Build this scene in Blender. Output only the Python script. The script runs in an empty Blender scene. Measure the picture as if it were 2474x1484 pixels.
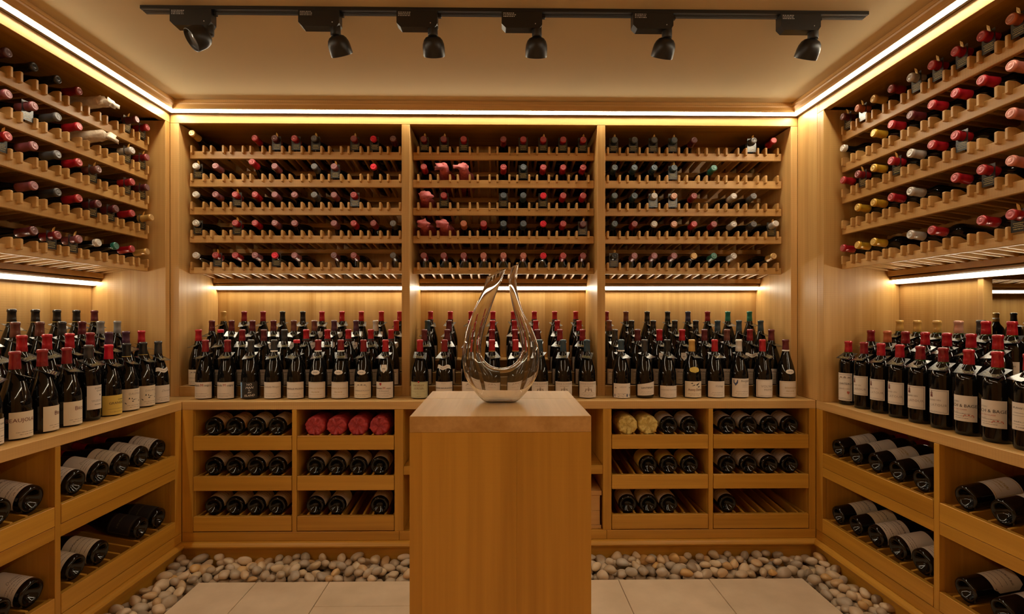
import bpy, bmesh, math, random
from mathutils import Matrix, Vector
random.seed(7)
PI = math.pi
SC = bpy.context.scene
COL = SC.collection

# ------------------------------------------------------------------ camera
YAW = math.radians(0.8)
CZ = 1.147                      # eye height
cam = bpy.data.cameras.new('camera'); camo = bpy.data.objects.new('camera', cam); COL.objects.link(camo)
cam.sensor_width = 36.0
cam.lens = 1240.0/2474.0*36.0
cam.shift_x = (1237-1224.4)/2474.0
cam.shift_y = 23.0/2474.0
cam.clip_start = 0.05
camo.location = (0, 0, CZ)
camo.rotation_euler = (PI/2, 0, -YAW)
SC.camera = camo
def ray(px):
    r = (px-1224.4)/1240.0; t = math.tan(YAW)
    return (r+t)/(1-r*t)                       # X/Y of the ray through column px
def X_at(px, Y): return Y*ray(px)
def Z_at(py, X, Y):
    return CZ-(py-765.0)*(X*math.sin(YAW)+Y*math.cos(YAW))/1240.0

# ------------------------------------------------------------------ world / exposure / light levels
w = bpy.data.worlds.new('world'); SC.world = w; w.use_nodes = True
w.node_tree.nodes['Background'].inputs[0].default_value = (1.0, .85, .7, 1)
w.node_tree.nodes['Background'].inputs[1].default_value = 0.0
SC.view_settings.view_transform = 'Standard'; SC.view_settings.look = 'None'
SC.view_settings.exposure = -0.12; SC.view_settings.gamma = 1.0
SC.view_settings.use_curve_mapping = False
CROWN_LED = 74.0
SHELF_LED = 34.0
LED_COL = (1.0, .885, .66, 1)
SC.cycles.max_bounces = 10; SC.cycles.diffuse_bounces = 5; SC.cycles.glossy_bounces = 4
SC.cycles.transmission_bounces = 10; SC.cycles.transparent_max_bounces = 8
SC.cycles.caustics_reflective = False; SC.cycles.caustics_refractive = False
SC.cycles.sample_clamp_indirect = 4.0
SC.cycles.use_denoising = True

# ------------------------------------------------------------------ materials
def newmat(name):
    m = bpy.data.materials.new(name); m.use_nodes = True
    return m, m.node_tree, m.node_tree.nodes['Principled BSDF']
def plain(name, col, rough=.5, metal=0, spec=.5, coat=0):
    m, nt, b = newmat(name)
    b.inputs['Base Color'].default_value = (*col, 1); b.inputs['Roughness'].default_value = rough
    b.inputs['Metallic'].default_value = metal; b.inputs['Specular IOR Level'].default_value = spec
    b.inputs['Coat Weight'].default_value = coat; b.inputs['Coat Roughness'].default_value = .08
    return m
def L(nt, a, b): nt.links.new(a, b)
def nd(nt, t, **k):
    n = nt.nodes.new(t)
    for a, v in k.items(): setattr(n, a, v)
    return n
def mth(nt, op, a, b=None, c=None):
    n = nt.nodes.new('ShaderNodeMath'); n.operation = op
    for i, v in enumerate((a, b, c)):
        if v is None: continue
        if isinstance(v, (int, float)): n.inputs[i].default_value = v
        else: L(nt, v, n.inputs[i])
    return n.outputs[0]
def ramp(nt, fac, stops):
    n = nt.nodes.new('ShaderNodeValToRGB'); e = n.color_ramp.elements
    while len(e) < len(stops): e.new(.5)
    for x, (p, c) in zip(e, stops): x.position = p; x.color = (*c, 1)
    L(nt, fac, n.inputs[0]); return n.outputs[0]

def wood(name, axis, c1, c2, saw=.5, rough=.5):
    """oak-like veneer; grain runs along axis, fine saw marks run across it"""
    m, nt, b = newmat(name)
    tc = nd(nt, 'ShaderNodeTexCoord'); oi = nd(nt, 'ShaderNodeObjectInfo')
    add = nd(nt, 'ShaderNodeVectorMath', operation='ADD'); L(nt, tc.outputs['Object'], add.inputs[0])
    sc = mth(nt, 'MULTIPLY', oi.outputs['Random'], 9.0)
    cb = nd(nt, 'ShaderNodeCombineXYZ'); [L(nt, sc, cb.inputs[i]) for i in range(3)]
    L(nt, cb.outputs[0], add.inputs[1])
    def noise(across, along, detail, rough_=.55):
        mp = nd(nt, 'ShaderNodeMapping'); s = [across]*3; s['XYZ'.index(axis)] = along
        mp.inputs['Scale'].default_value = s; L(nt, add.outputs[0], mp.inputs[0])
        n = nd(nt, 'ShaderNodeTexNoise'); n.inputs['Scale'].default_value = 1; n.inputs['Detail'].default_value = detail
        n.inputs['Roughness'].default_value = rough_
        L(nt, mp.outputs[0], n.inputs[0]); return n.outputs[0]
    big = noise(9, .7, 3); mid = noise(34, .9, 3); fine = noise(120, 3.0, 2); mask = noise(5, 4, 1)
    f = mth(nt, 'ADD', mth(nt, 'ADD', mth(nt, 'MULTIPLY', big, .50), mth(nt, 'MULTIPLY', mid, .42)), mth(nt, 'MULTIPLY', fine, .16))
    f = mth(nt, 'ADD', f, mth(nt, 'MULTIPLY', mth(nt, 'SUBTRACT', oi.outputs['Random'], .5), .16))
    colr = ramp(nt, f, [(.30, c1), (.72, c2)])
    sx = nd(nt, 'ShaderNodeSeparateXYZ'); L(nt, add.outputs[0], sx.inputs[0])
    wv = mth(nt, 'SINE', mth(nt, 'MULTIPLY', mth(nt, 'ADD', sx.outputs['XYZ'.index(axis)], mth(nt, 'MULTIPLY', mask, .006)), 2*PI/.0098))
    wv = mth(nt, 'SUBTRACT', .25, mth(nt, 'POWER', mth(nt, 'MAXIMUM', wv, 0.0), 3.0))
    mk = mth(nt, 'MAXIMUM', mth(nt, 'MULTIPLY', mth(nt, 'SUBTRACT', mask, .40), 3.0), .25)
    mk = mth(nt, 'MINIMUM', mk, 1.0)
    lines = mth(nt, 'MULTIPLY', mth(nt, 'MULTIPLY', wv, mk), saw)
    val = mth(nt, 'ADD', 1.0, mth(nt, 'MULTIPLY', lines, .13))
    mx = nd(nt, 'ShaderNodeMixRGB', blend_type='MULTIPLY'); mx.inputs[0].default_value = 1
    L(nt, colr, mx.inputs[1]); cc = nd(nt, 'ShaderNodeCombineXYZ'); [L(nt, val, cc.inputs[i]) for i in range(3)]
    L(nt, cc.outputs[0], mx.inputs[2]); L(nt, mx.outputs[0], b.inputs['Base Color'])
    bp = nd(nt, 'ShaderNodeBump'); bp.inputs['Strength'].default_value = .30; bp.inputs['Distance'].default_value = .0008
    L(nt, mth(nt, 'ADD', mth(nt, 'MULTIPLY', lines, .6), mth(nt, 'MULTIPLY', fine, .5)), bp.inputs['Height'])
    L(nt, bp.outputs[0], b.inputs['Normal'])
    b.inputs['Roughness'].default_value = .42; b.inputs['Specular IOR Level'].default_value = .5
    return m
OAK1, OAK2 = (.38, .184, .034), (.68, .412, .150)
W = {a: wood('oak_'+a.lower(), a, OAK1, OAK2, .8) for a in 'XYZ'}
WD = {a: wood('oak_plain_'+a.lower(), a, (.37, .160, .013), (.65, .335, .043), .12) for a in 'XYZ'}

M = {}
M['ceiling'] = plain('ceiling_plaster', (.72, .57, .33), .9, spec=.2)
M['slabstone'] = None
M['led_crown'], nt, b = newmat('led_crown'); b.inputs['Emission Color'].default_value = LED_COL; b.inputs['Emission Strength'].default_value = CROWN_LED
b.inputs['Base Color'].default_value = (.8, .8, .8, 1)
M['led_shelf'], nt, b = newmat('led_shelf'); b.inputs['Emission Color'].default_value = LED_COL; b.inputs['Emission Strength'].default_value = SHELF_LED
b.inputs['Base Color'].default_value = (.8, .8, .8, 1)
M['alu'] = plain('aluminium', (.55, .5, .45), .35, 1)
M['blackmetal'] = plain('black_metal', (.012, .011, .010), .38, 0, .5)
M['lens'] = plain('lamp_lens', (.18, .17, .16), .15, 0, .8)
M['whitedot'] = plain('white_print', (.55, .52, .5), .6)
M['glass_dark'] = plain('dark_bottle_glass', (.004, .0035, .0035), .045, 0, .5, 0)
M['glass_green'] = plain('green_bottle_glass', (.012, .05, .008), .05, 0, .6, .6)
M['wine'] = M['glass_dark']
def mk_stone():
    m, nt, b = newmat('limestone_slab')
    tc = nd(nt, 'ShaderNodeTexCoord'); n = nd(nt, 'ShaderNodeTexNoise'); n.inputs['Scale'].default_value = 7; n.inputs['Detail'].default_value = 8
    L(nt, tc.outputs['Object'], n.inputs[0])
    oi = nd(nt, 'ShaderNodeObjectInfo')
    f = mth(nt, 'ADD', n.outputs[0], mth(nt, 'MULTIPLY', mth(nt, 'SUBTRACT', oi.outputs['Random'], .5), .1))
    L(nt, ramp(nt, f, [(.3, (.60, .45, .295)), (.7, (.74, .57, .39))]), b.inputs['Base Color'])
    b.inputs['Roughness'].default_value = .6
    bp = nd(nt, 'ShaderNodeBump'); bp.inputs['Strength'].default_value = .2; bp.inputs['Distance'].default_value = .004
    L(nt, n.outputs[0], bp.inputs['Height']); L(nt, bp.outputs[0], b.inputs['Normal'])
    return m
M['slabstone'] = mk_stone()
def mk_pebble():
    m, nt, b = newmat('pebble_stone')
    tc = nd(nt, 'ShaderNodeTexCoord'); oi = nd(nt, 'ShaderNodeObjectInfo')
    n = nd(nt, 'ShaderNodeTexNoise'); n.inputs['Scale'].default_value = 38; n.inputs['Detail'].default_value = 5
    L(nt, tc.outputs['Object'], n.inputs[0])
    c = ramp(nt, oi.outputs['Random'], [(0, (0.273, 0.213, 0.155)), (.18, (0.630, 0.475, 0.310)), (.32, (0.378, 0.301, 0.224)), (.45, (0.735, 0.563, 0.361)), (.58, (0.483, 0.349, 0.206)), (.70, (0.441, 0.369, 0.284)), (.82, (0.693, 0.533, 0.361)), (.90, (0.525, 0.320, 0.138)), (.96, (0.651, 0.388, 0.138)), (1, (0.840, 0.679, 0.482))])
    mx = nd(nt, 'ShaderNodeMixRGB', blend_type='MULTIPLY'); mx.inputs[0].default_value = 1
    L(nt, c, mx.inputs[1]); L(nt, ramp(nt, n.outputs[0], [(.3, (.78, .76, .74)), (.7, (1.1, 1.1, 1.1))]), mx.inputs[2])
    L(nt, mx.outputs[0], b.inputs['Base Color']); b.inputs['Roughness'].default_value = .36
    return m
M['pebble'] = mk_pebble()
# capsule foils
CAPC = {'red': ((.45, .012, .022), 'red'), 'dred': ((.25, .012, .018), 'dark red'), 'maroon': ((.13, .018, .024), 'maroon'),
 'bright': ((.62, .008, .03), 'bright red'), 'grey': ((.10, .10, .105), 'grey'), 'dgrey': ((.045, .042, .042), 'charcoal'), 'black': ((.014, .013, .013), 'black'),
 'blue': ((.035, .07, .10), 'slate blue'), 'rose': ((.30, .085, .10), 'dusty rose'), 'salmon': ((.50, .12, .08), 'salmon'),
 'gold': ((.62, .36, .09), 'gold'), 'yellow': ((.72, .42, .035), 'yellow'), 'teal': ((.01, .16, .115), 'teal'), 'silver': ((.55, .50, .45), 'silver'),
 'white': ((.68, .62, .54), 'white'), 'navy': ((.035, .033, .07), 'navy'), 'purple': ((.09, .03, .055), 'purple'), 'orange': ((.55, .14, .05), 'orange'),
 'pink': ((.72, .25, .19), 'pink'), 'copper': ((.62, .30, .20), 'copper'), 'brown': ((.17, .055, .04), 'brown'), 'lgrey': ((.28, .27, .26), 'light grey')}
for k, (c, n_) in CAPC.items():
    M['cap_'+k] = plain('foil_'+n_.replace(' ', '_'), c, .30, .2, .5, .4)
    d = tuple(min(.8, x*.8+.085) for x in c) if k not in ('bright', 'black', 'navy') else tuple(x*1.1+.01 for x in c)
    M['top_'+k] = plain('foil_end_'+n_.replace(' ', '_'), d, .35, .25, .5)
M['ink'] = plain('ink', (.03, .022, .02), .7)
M['ink_red'] = plain('ink_red', (.40, .02, .02), .6)
M['ink_gold'] = plain('ink_gold', (.42, .26, .03), .5)
M['ink_soft'] = plain('ink_soft', (.33, .26, .21), .7)
M['ink_white'] = plain('ink_white', (.85, .8, .72), .6)
M['ink_brown'] = plain('ink_brown', (.16, .05, .035), .7)
M['ink_blue'] = plain('ink_blue', (.05, .06, .13), .6)
M['ink_coral'] = plain('ink_coral', (.50, .13, .09), .6)
M['sky'] = plain('label_sky_blue', (.30, .52, .85), .6)
M['labelblack'] = plain('label_black', (.018, .014, .012), .6)
M['peach'] = plain('label_peach', (.75, .42, .25), .6)

def label_mat(name, base, ink, rows, border=None):
    """paper label with rows of tiny print: rows = (v centre, half height, half width, letter frequency)"""
    m, nt, b = newmat(name)
    uv = nd(nt, 'ShaderNodeUVMap'); uv.uv_map = 'UVMap'; s = nd(nt, 'ShaderNodeSeparateXYZ'); L(nt, uv.outputs[0], s.inputs[0])
    u, v = s.outputs[0], s.outputs[1]
    tot = None
    for (vc, hh, hw, fr) in rows:
        a = mth(nt, 'LESS_THAN', mth(nt, 'ABSOLUTE', mth(nt, 'SUBTRACT', v, vc)), hh)
        c = mth(nt, 'LESS_THAN', mth(nt, 'ABSOLUTE', mth(nt, 'SUBTRACT', u, .5)), hw)
        n = nd(nt, 'ShaderNodeTexNoise', noise_dimensions='2D'); n.inputs['Scale'].default_value = 1; n.inputs['Detail'].default_value = 1
        cb = nd(nt, 'ShaderNodeCombineXYZ'); L(nt, mth(nt, 'MULTIPLY', u, fr), cb.inputs[0]); L(nt, mth(nt, 'MULTIPLY', v, fr*.5+vc*37), cb.inputs[1])
        L(nt, cb.outputs[0], n.inputs[0])
        t = mth(nt, 'MULTIPLY', mth(nt, 'MULTIPLY', a, c), mth(nt, 'GREATER_THAN', n.outputs[0], .47))
        tot = t if tot is None else mth(nt, 'MAXIMUM', tot, t)
    if border:
        du = mth(nt, 'SUBTRACT', .5, mth(nt, 'ABSOLUTE', mth(nt, 'SUBTRACT', u, .5)))
        dv = mth(nt, 'SUBTRACT', .5, mth(nt, 'ABSOLUTE', mth(nt, 'SUBTRACT', v, .5)))
        dd = mth(nt, 'MINIMUM', du, dv)
        t = mth(nt, 'MULTIPLY', mth(nt, 'GREATER_THAN', dd, border), mth(nt, 'LESS_THAN', dd, border+.018))
        tot = t if tot is None else mth(nt, 'MAXIMUM', tot, t)
    mx = nd(nt, 'ShaderNodeMixRGB'); mx.inputs[1].default_value = (*base, 1); mx.inputs[2].default_value = (*ink, 1)
    if tot is not None: L(nt, mth(nt, 'MULTIPLY', tot, .8), mx.inputs[0])
    else: mx.inputs[0].default_value = 0
    L(nt, mx.outputs[0], b.inputs['Base Color']); b.inputs['Roughness'].default_value = .62; b.inputs['Specular IOR Level'].default_value = .3
    return m
CREAM, WHT, BEI = (.74, .63, .47), (.74, .65, .55), (.72, .58, .38)
INK = (.10, .07, .055)
M['lab_plain'] = label_mat('label_white', WHT, INK, [(.30, .012, .3, 60), (.2, .010, .35, 80), (.12, .012, .25, 60)])
M['lab_rows'] = label_mat('label_white_printed', WHT, INK, [(.80, .035, .36, 26), (.62, .012, .3, 60), (.52, .01, .4, 80), (.30, .02, .3, 40), (.20, .008, .42, 90), (.1, .018, .2, 40)])
M['lab_cream'] = label_mat('label_cream', CREAM, INK, [(.68, .03, .34, 30), (.5, .012, .3, 60), (.3, .012, .33, 70), (.14, .012, .25, 60)])
M['lab_border'] = label_mat('label_bordered', WHT, (.25, .2, .2), [(.66, .03, .34, 30), (.5, .012, .3, 60), (.22, .012, .33, 70)], .05)
M['lab_gold'] = label_mat('label_with_gold_print', WHT, (.45, .29, .06), [(.55, .045, .28, 34), (.42, .03, .2, 40), (.30, .012, .3, 60)], .045)
M['lab_cream0'] = label_mat('label_cream_sparse', CREAM, INK, [(.22, .012, .33, 70), (.13, .012, .25, 60)])
M['lab_border0'] = label_mat('label_bordered_sparse', WHT, (.25, .2, .2), [(.10, .010, .3, 60)], .05)
M['lab_gold0'] = label_mat('label_gold_sparse', WHT, (.45, .29, .06), [(.38, .03, .2, 40), (.22, .012, .3, 60)], .045)
M['lab_stack0'] = label_mat('label_tall_sparse', WHT, INK, [(.38, .01, .32, 60), (.33, .01, .3, 60), (.2, .02, .2, 60)])
M['lab_aged'] = label_mat('label_aged', BEI, INK, [(.62, .03, .3, 26), (.45, .015, .3, 60), (.3, .012, .25, 60)])
M['lab_tan'] = label_mat('label_tan', (.70, .44, .20), INK, [(.7, .03, .3, 26), (.5, .015, .3, 60), (.35, .05, .2, 20)])
M['lab_yellow'] = label_mat('label_yellow', (.66, .47, .10), INK, [(.30, .012, .32, 60), (.15, .012, .25, 60)])
M['lab_greencream'] = label_mat('label_green_cream', (.58, .55, .33), (.2, .16, .1), [(.55, .02, .28, 40), (.42, .008, .44, 90), (.36, .008, .3, 60), (.26, .012, .12, 30), (.18, .005, .44, 200), (.1, .012, .14, 40)], .04)
M['lab_dark'] = label_mat('label_dark', (.02, .016, .015), (.10, .08, .05), [(.6, .03, .3, 30)], .06)
M['lab_stack'] = label_mat('label_tall_white', WHT, INK, [(.5, .02, .2, 30), (.42, .01, .32, 60), (.38, .01, .3, 60), (.25, .02, .2, 60)])
M['neck_paper'] = label_mat('neck_label_paper', WHT, INK, [(.5, .10, .25, 14)])
def mk_tag():
    m = label_mat('tag_card', (.020, .018, .016), (.55, .42, .14), [(.78, .035, .36, 26), (.62, .035, .3, 26), (.46, .03, .38, 30), (.26, .04, .32, 18)])
    b = m.node_tree.nodes['Principled BSDF']; b.inputs['Roughness'].default_value = .27; b.inputs['Specular IOR Level'].default_value = .6
    b.inputs['Coat Weight'].default_value = .12; b.inputs['Coat Roughness'].default_value = .16
    return m
M['tag'] = mk_tag()
def mk_tissue(name, c1, c2):
    m, nt, b = newmat(name)
    tc = nd(nt, 'ShaderNodeTexCoord'); n = nd(nt, 'ShaderNodeTexNoise'); n.inputs['Scale'].default_value = 45; n.inputs['Detail'].default_value = 5
    L(nt, tc.outputs['Object'], n.inputs[0]); L(nt, ramp(nt, n.outputs[0], [(.3, c1), (.7, c2)]), b.inputs['Base Color'])
    b.inputs['Roughness'].default_value = .5
    bp = nd(nt, 'ShaderNodeBump'); bp.inputs['Strength'].default_value = .7; bp.inputs['Distance'].default_value = .004
    L(nt, n.outputs[0], bp.inputs['Height']); L(nt, bp.outputs[0], b.inputs['Normal'])
    return m
M['tissue_red'] = mk_tissue('red_tissue_paper', (.42, .07, .08), (.66, .16, .16))
M['wrap_red'] = mk_tissue('red_wrapping_paper', (.36, .025, .03), (.58, .06, .06))
M['wrap_yellow'] = mk_tissue('yellow_cellophane', (.60, .40, .08), (.85, .66, .22))
M['tissue_tan'] = mk_tissue('tan_tissue_paper', (.50, .38, .25), (.74, .62, .46))
mg, nt, b = newmat('clear_glass'); b.inputs['Transmission Weight'].default_value = 1; b.inputs['Roughness'].default_value = 0
b.inputs['IOR'].default_value = 1.5; b.inputs['Base Color'].default_value = (.97, .97, .97, 1); M['clear'] = mg
M['crate'] = wood('crate_pine', 'X', (.50, .25, .07), (.64, .36, .12), .1)

# ------------------------------------------------------------------ mesh building
class MB:
    def __init__(s): s.v = []; s.f = []; s.uv = []; s.sm = []; s.mi = []
    def add(s, vs, fs, uvs=None, smooth=False, mi=0):
        o = len(s.v); s.v += [tuple(p) for p in vs]
        for k, f in enumerate(fs):
            s.f.append([i+o for i in f]); s.sm.append(smooth); s.mi.append(mi)
            s.uv += (list(uvs[k]) if uvs else [(0, 0)]*len(f))
        return s
    def box(s, x0, x1, y0, y1, z0, z1, c=.0012, mi=0):
        x0, x1 = min(x0, x1), max(x0, x1); y0, y1 = min(y0, y1), max(y0, y1); z0, z1 = min(z0, z1), max(z0, z1)
        c = min(c, (x1-x0)*.3, (y1-y0)*.3, (z1-z0)*.3)
        if c <= 0:
            vs = [(x, y, z) for z in (z0, z1) for y in (y0, y1) for x in (x0, x1)]
            return s.add(vs, [(0, 2, 3, 1), (4, 5, 7, 6), (0, 1, 5, 4), (2, 6, 7, 3), (0, 4, 6, 2), (1, 3, 7, 5)], mi=mi)
        X, Y, Z = (x0, x1), (y0, y1), (z0, z1); vs = []; idx = {}
        for i in (0, 1):
            for j in (0, 1):
                for k in (0, 1):
                    sx, sy, sz = (c, -c)[i], (c, -c)[j], (c, -c)[k]
                    for a, p in enumerate(((X[i], Y[j]+sy, Z[k]+sz), (X[i]+sx, Y[j], Z[k]+sz), (X[i]+sx, Y[j]+sy, Z[k]))):
                        idx[i, j, k, a] = len(vs); vs.append(p)
        fs = []
        g = lambda i, j, k, a: idx[i, j, k, a]
        for i in (0, 1):
            q = [g(i, 0, 0, 0), g(i, 1, 0, 0), g(i, 1, 1, 0), g(i, 0, 1, 0)]; fs.append(q if i else q[::-1])
        for j in (0, 1):
            q = [g(0, j, 0, 1), g(1, j, 0, 1), g(1, j, 1, 1), g(0, j, 1, 1)]; fs.append(q[::-1] if j else q)
        for k in (0, 1):
            q = [g(0, 0, k, 2), g(1, 0, k, 2), g(1, 1, k, 2), g(0, 1, k, 2)]; fs.append(q if k else q[::-1])
        for j in (0, 1):
            for k in (0, 1): q = [g(0, j, k, 1), g(1, j, k, 1), g(1, j, k, 2), g(0, j, k, 2)]; fs.append(q if (j+k) % 2 else q[::-1])
        for i in (0, 1):
            for k in (0, 1): q = [g(i, 0, k, 0), g(i, 1, k, 0), g(i, 1, k, 2), g(i, 0, k, 2)]; fs.append(q[::-1] if (i+k) % 2 else q)
        for i in (0, 1):
            for j in (0, 1): q = [g(i, j, 0, 0), g(i, j, 1, 0), g(i, j, 1, 1), g(i, j, 0, 1)]; fs.append(q if (i+j) % 2 else q[::-1])
        for i in (0, 1):
            for j in (0, 1):
                for k in (0, 1):
                    q = [g(i, j, k, 0), g(i, j, k, 1), g(i, j, k, 2)]; fs.append(q if (i+j+k) % 2 else q[::-1])
        return s.add(vs, fs, mi=mi)
    def lathe(s, prof, seg=24, smooth=True, jitter=None):
        """prof: (radius, z) from the bottom centre outwards and up; closes at r = 0"""
        vs = []; rings = []
        for (r, z) in prof:
            if r < 1e-6: rings.append([len(vs)]); vs.append((0, 0, z))
            else:
                rings.append(list(range(len(vs), len(vs)+seg)))
                for i in range(seg):
                    a = 2*PI*i/seg; rr = r*(jitter(a, z) if jitter else 1); vs.append((rr*math.cos(a), rr*math.sin(a), z))
        fs = []
        for A, B in zip(rings, rings[1:]):
            for i in range(seg):
                j = (i+1) % seg
                if len(A) == 1 and len(B) > 1: fs.append((A[0], B[j], B[i]))
                elif len(B) == 1 and len(A) > 1: fs.append((A[i], A[j], B[0]))
                elif len(A) > 1: fs.append((A[i], A[j], B[j], B[i]))
        return s.add(vs, fs, smooth=smooth)
    def mesh(s, name):
        me = bpy.data.meshes.new(name); me.from_pydata(s.v, [], s.f)
        me.polygons.foreach_set('use_smooth', s.sm)
        if any(s.mi): me.polygons.foreach_set('material_index', s.mi)
        uvl = me.uv_layers.new(name='UVMap')
        flat = [c for p in s.uv for c in p]; uvl.data.foreach_set('uv', flat)
        me.update(); return me

class Frame:
    """wall frame: u runs along the wall, d into the wall"""
    def __init__(s, rz): s.rz = rz; s.R = Matrix.Rotation(rz, 4, 'Z')
    def w(s, p): return s.R @ Vector(p)
BACK, LEFT, RIGHT = Frame(0), Frame(PI/2), Frame(-PI/2)

def link(name, me, parent=None, mat=None, loc=None, rot=None, label=None):
    o = bpy.data.objects.new(name, me); COL.objects.link(o)
    if mat is not None and me is not None and len(me.materials) == 0:
        for mm in (mat if isinstance(mat, (list, tuple)) else [mat]): me.materials.append(mm)
    if parent is not None: o.parent = parent
    if loc is not None: o.location = loc
    if rot is not None: o.rotation_euler = rot
    if label: o['label'] = label
    return o
def tag(o, label=None, cat=None, group=None, kind=None):
    if label: o['label'] = label
    if cat: o['category'] = cat
    if group: o['group'] = group
    if kind: o['kind'] = kind
    return o
class Thing:
    def __init__(s, name, label, cat, fr=BACK, base=(0, 0, 0), group=None, kind=None):
        s.fr = fr; s.b = base
        s.o = bpy.data.objects.new(name, None); COL.objects.link(s.o); s.o.empty_display_size = .05
        s.o.location = fr.w(base); s.o.rotation_euler = (0, 0, fr.rz)
        tag(s.o, label, cat, group, kind)
    def box(s, name, u0, u1, d0, d1, z0, z1, mat, c=.0012, parent=None, off=(0, 0, 0), label=None):
        bu, bd, bz = s.b; m = MB().box(u0-bu-off[0], u1-bu-off[0], d0-bd-off[1], d1-bd-off[1], z0-bz-off[2], z1-bz-off[2], c)
        return link(name, m.mesh(name), parent or s.o, mat, label=label)
    def mb(s, name, mb, mat, parent=None, label=None):
        return link(name, mb.mesh(name), parent or s.o, mat, label=label)
def structure(name, mb, mat):
    o = link(name, mb.mesh(name), None, mat); o['kind'] = 'structure'; return o
ORD = ['first', 'second', 'third', 'fourth', 'fifth', 'sixth', 'seventh', 'eighth', 'ninth', 'tenth', 'eleventh', 'twelfth', 'thirteenth']

# ------------------------------------------------------------------ key dimensions
XL, XR = -1.629, 1.498        # faces of the upper casework left and right
XLL, XRR = -1.479, 1.498      # faces of the base cabinets
YU, YL = 2.560, 2.410         # faces of the upper and the lower casework at the back
DEP = .355
CT = .750                     # worktop height
ZC = 2.197; ZLED = 2.147; ZS = 2.104
YF = -1.65                    # wall behind the camera
# local (frame) spans
BAYS = [(X_at(432, YU), X_at(970.5, YU)), (X_at(990, YU), X_at(1443, YU)), (X_at(1462.3, YU), X_at(1911, YU))]
LB = (1.12, 2.526)            # left wall bay along Y
RB = (1.12, 2.353)            # right wall bay along Y

# ------------------------------------------------------------------ room shell
structure('ceiling', MB().box(-2.3, 4.4, YF-.1, 3.6, ZC, ZC+.1, 0), M['ceiling'])
structure('floor', MB().box(-2.3, 4.4, YF-.1, 3.6, -.14, -.036, 0), M['slabstone'])
structure('wall_back', MB().box(-2.1, 1.90, 2.945, 3.0, 0, ZC, 0), WD['Z'])
structure('wall_left', MB().box(-2.10, -2.02, YF, 3.0, 0, ZC, 0), WD['Z'])
structure('wall_front', MB().box(-2.1, 4.3, YF-.08, YF, 0, ZC, 0), W['Z'])
structure('wall_left_front', MB().box(-1.66, XL, YF, LB[0]-.04, 0, ZC, 0), W['Z'])
structure('wall_right_front', MB().box(XR, XR+.03, YF, RB[0]-.04, 0, ZC, 0), W['Z'])
structure('wall_alcove_right', MB().box(4.2, 4.28, YF, 3.5, 0, ZC, 0), WD['Z'])
structure('wall_alcove_back', MB().box(1.90, 4.28, 3.335, 3.4, 0, ZC, 0), W['Z'])
structure('wall_alcove_left', MB().box(1.90, 1.93, 2.3, 3.34, 0, ZC, 0), WD['Z'])

# floor slabs
fl = bpy.data.objects['floor']
cols = [-1.297, -1.05, -.737, -.30, .12, .518, .914, 1.327]
for i in range(7):
    ys = [2.232, 2.04 if i in (2, 3) else 1.64, 1.4 if i in (2, 3) else 1.0, .7, .1, -.5, -1.1, YF]
    if i % 2: ys = [y if q < 2 else y+.12*(q < 7) for q, y in enumerate(ys)]
    for a, b2 in zip(ys, ys[1:]):
        g = .0012; dz = random.uniform(-.0005, .0005)
        link('slab', MB().box(cols[i]+g, cols[i+1]-g, b2+g, a-g, -.036, dz, .0015).mesh('slab'), fl, M['slabstone'])

# base boards and ledge moulding
def extrude_profile(prof, p0, p1, inw, cut0=0, cut1=0):
    """prof (p, z): p = distance out from the wall; from p0 to p1 in plan; ends mitred by cut*p"""
    d = (Vector(p1)-Vector(p0)).normalized(); mb = MB(); n = len(prof); vs = []
    for end, (P, cut) in enumerate(((Vector(p0), cut0), (Vector(p1), -cut1))):
        for (p, z) in prof:
            q = P+Vector(inw)*p+d*(cut*p); vs.append((q.x, q.y, z))
    fs = [(i, (i+1) % n, n+(i+1) % n, n+i) for i in range(n)]+[tuple(range(n))[::-1], tuple(range(n, 2*n))]
    mb.add(vs, fs); return mb
def fixn(o):
    bm = bmesh.new(); bm.from_mesh(o.data); bmesh.ops.recalc_face_normals(bm, faces=bm.faces); bm.to_mesh(o.data); bm.free()
base_prof = [(0, -.036), (0, .064), (-.03, .064), (-.03, -.036)]
led_prof = [(-.03, .098), (.006, .098), (.014, .096), (.022, .090), (.026, .083), (.024, .077), (.017, .073), (.012, .069), (.010, .065), (-.03, .065)]
sides = {'back': ((XLL, YL), (XRR, YL), (0, -1), 1, 1), 'left': ((XLL, 1.0), (XLL, YL), (1, 0), 0, 1), 'right': ((XRR, 1.0), (XRR, YL), (-1, 0), 0, 1)}
for k, (a, b2, iw, c0, c1) in sides.items():
    o = structure('baseboard_'+k, extrude_profile(base_prof, a, b2, iw, c0, c1), WD['X' if k == 'back' else 'Y']); fixn(o)
for n_, (k, (a, b2, iw, c0, c1)) in enumerate(sides.items()):
    o = structure('trim_%d' % (n_+4), extrude_profile(led_prof, a, b2, iw, c0, c1), WD['X' if k == 'back' else 'Y']); fixn(o)
# crown moulding
crown = [(0, ZC-.001), (0, ZLED+.0125), (.036, ZLED+.0125), (.038, ZLED+.015), (.043, ZLED+.020), (.050, ZLED+.024), (.056, ZLED+.028), (.058, ZLED+.034), (.062, ZLED+.036), (.062, ZC-.001)]
cs = {'back': ((XL, YU), (XR, YU), (0, -1), 1, 1), 'left': ((XL, YF), (XL, YU), (1, 0), 0, 1), 'right': ((XR, YF), (XR, YU), (-1, 0), 0, 1)}
for n_, (k, (a, b2, iw, c0, c1)) in enumerate(cs.items()):
    o = structure('trim_%d' % (n_+1), extrude_profile(crown, a, b2, iw, c0, c1), W['X' if k == 'back' else 'Y']); fixn(o)
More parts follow.
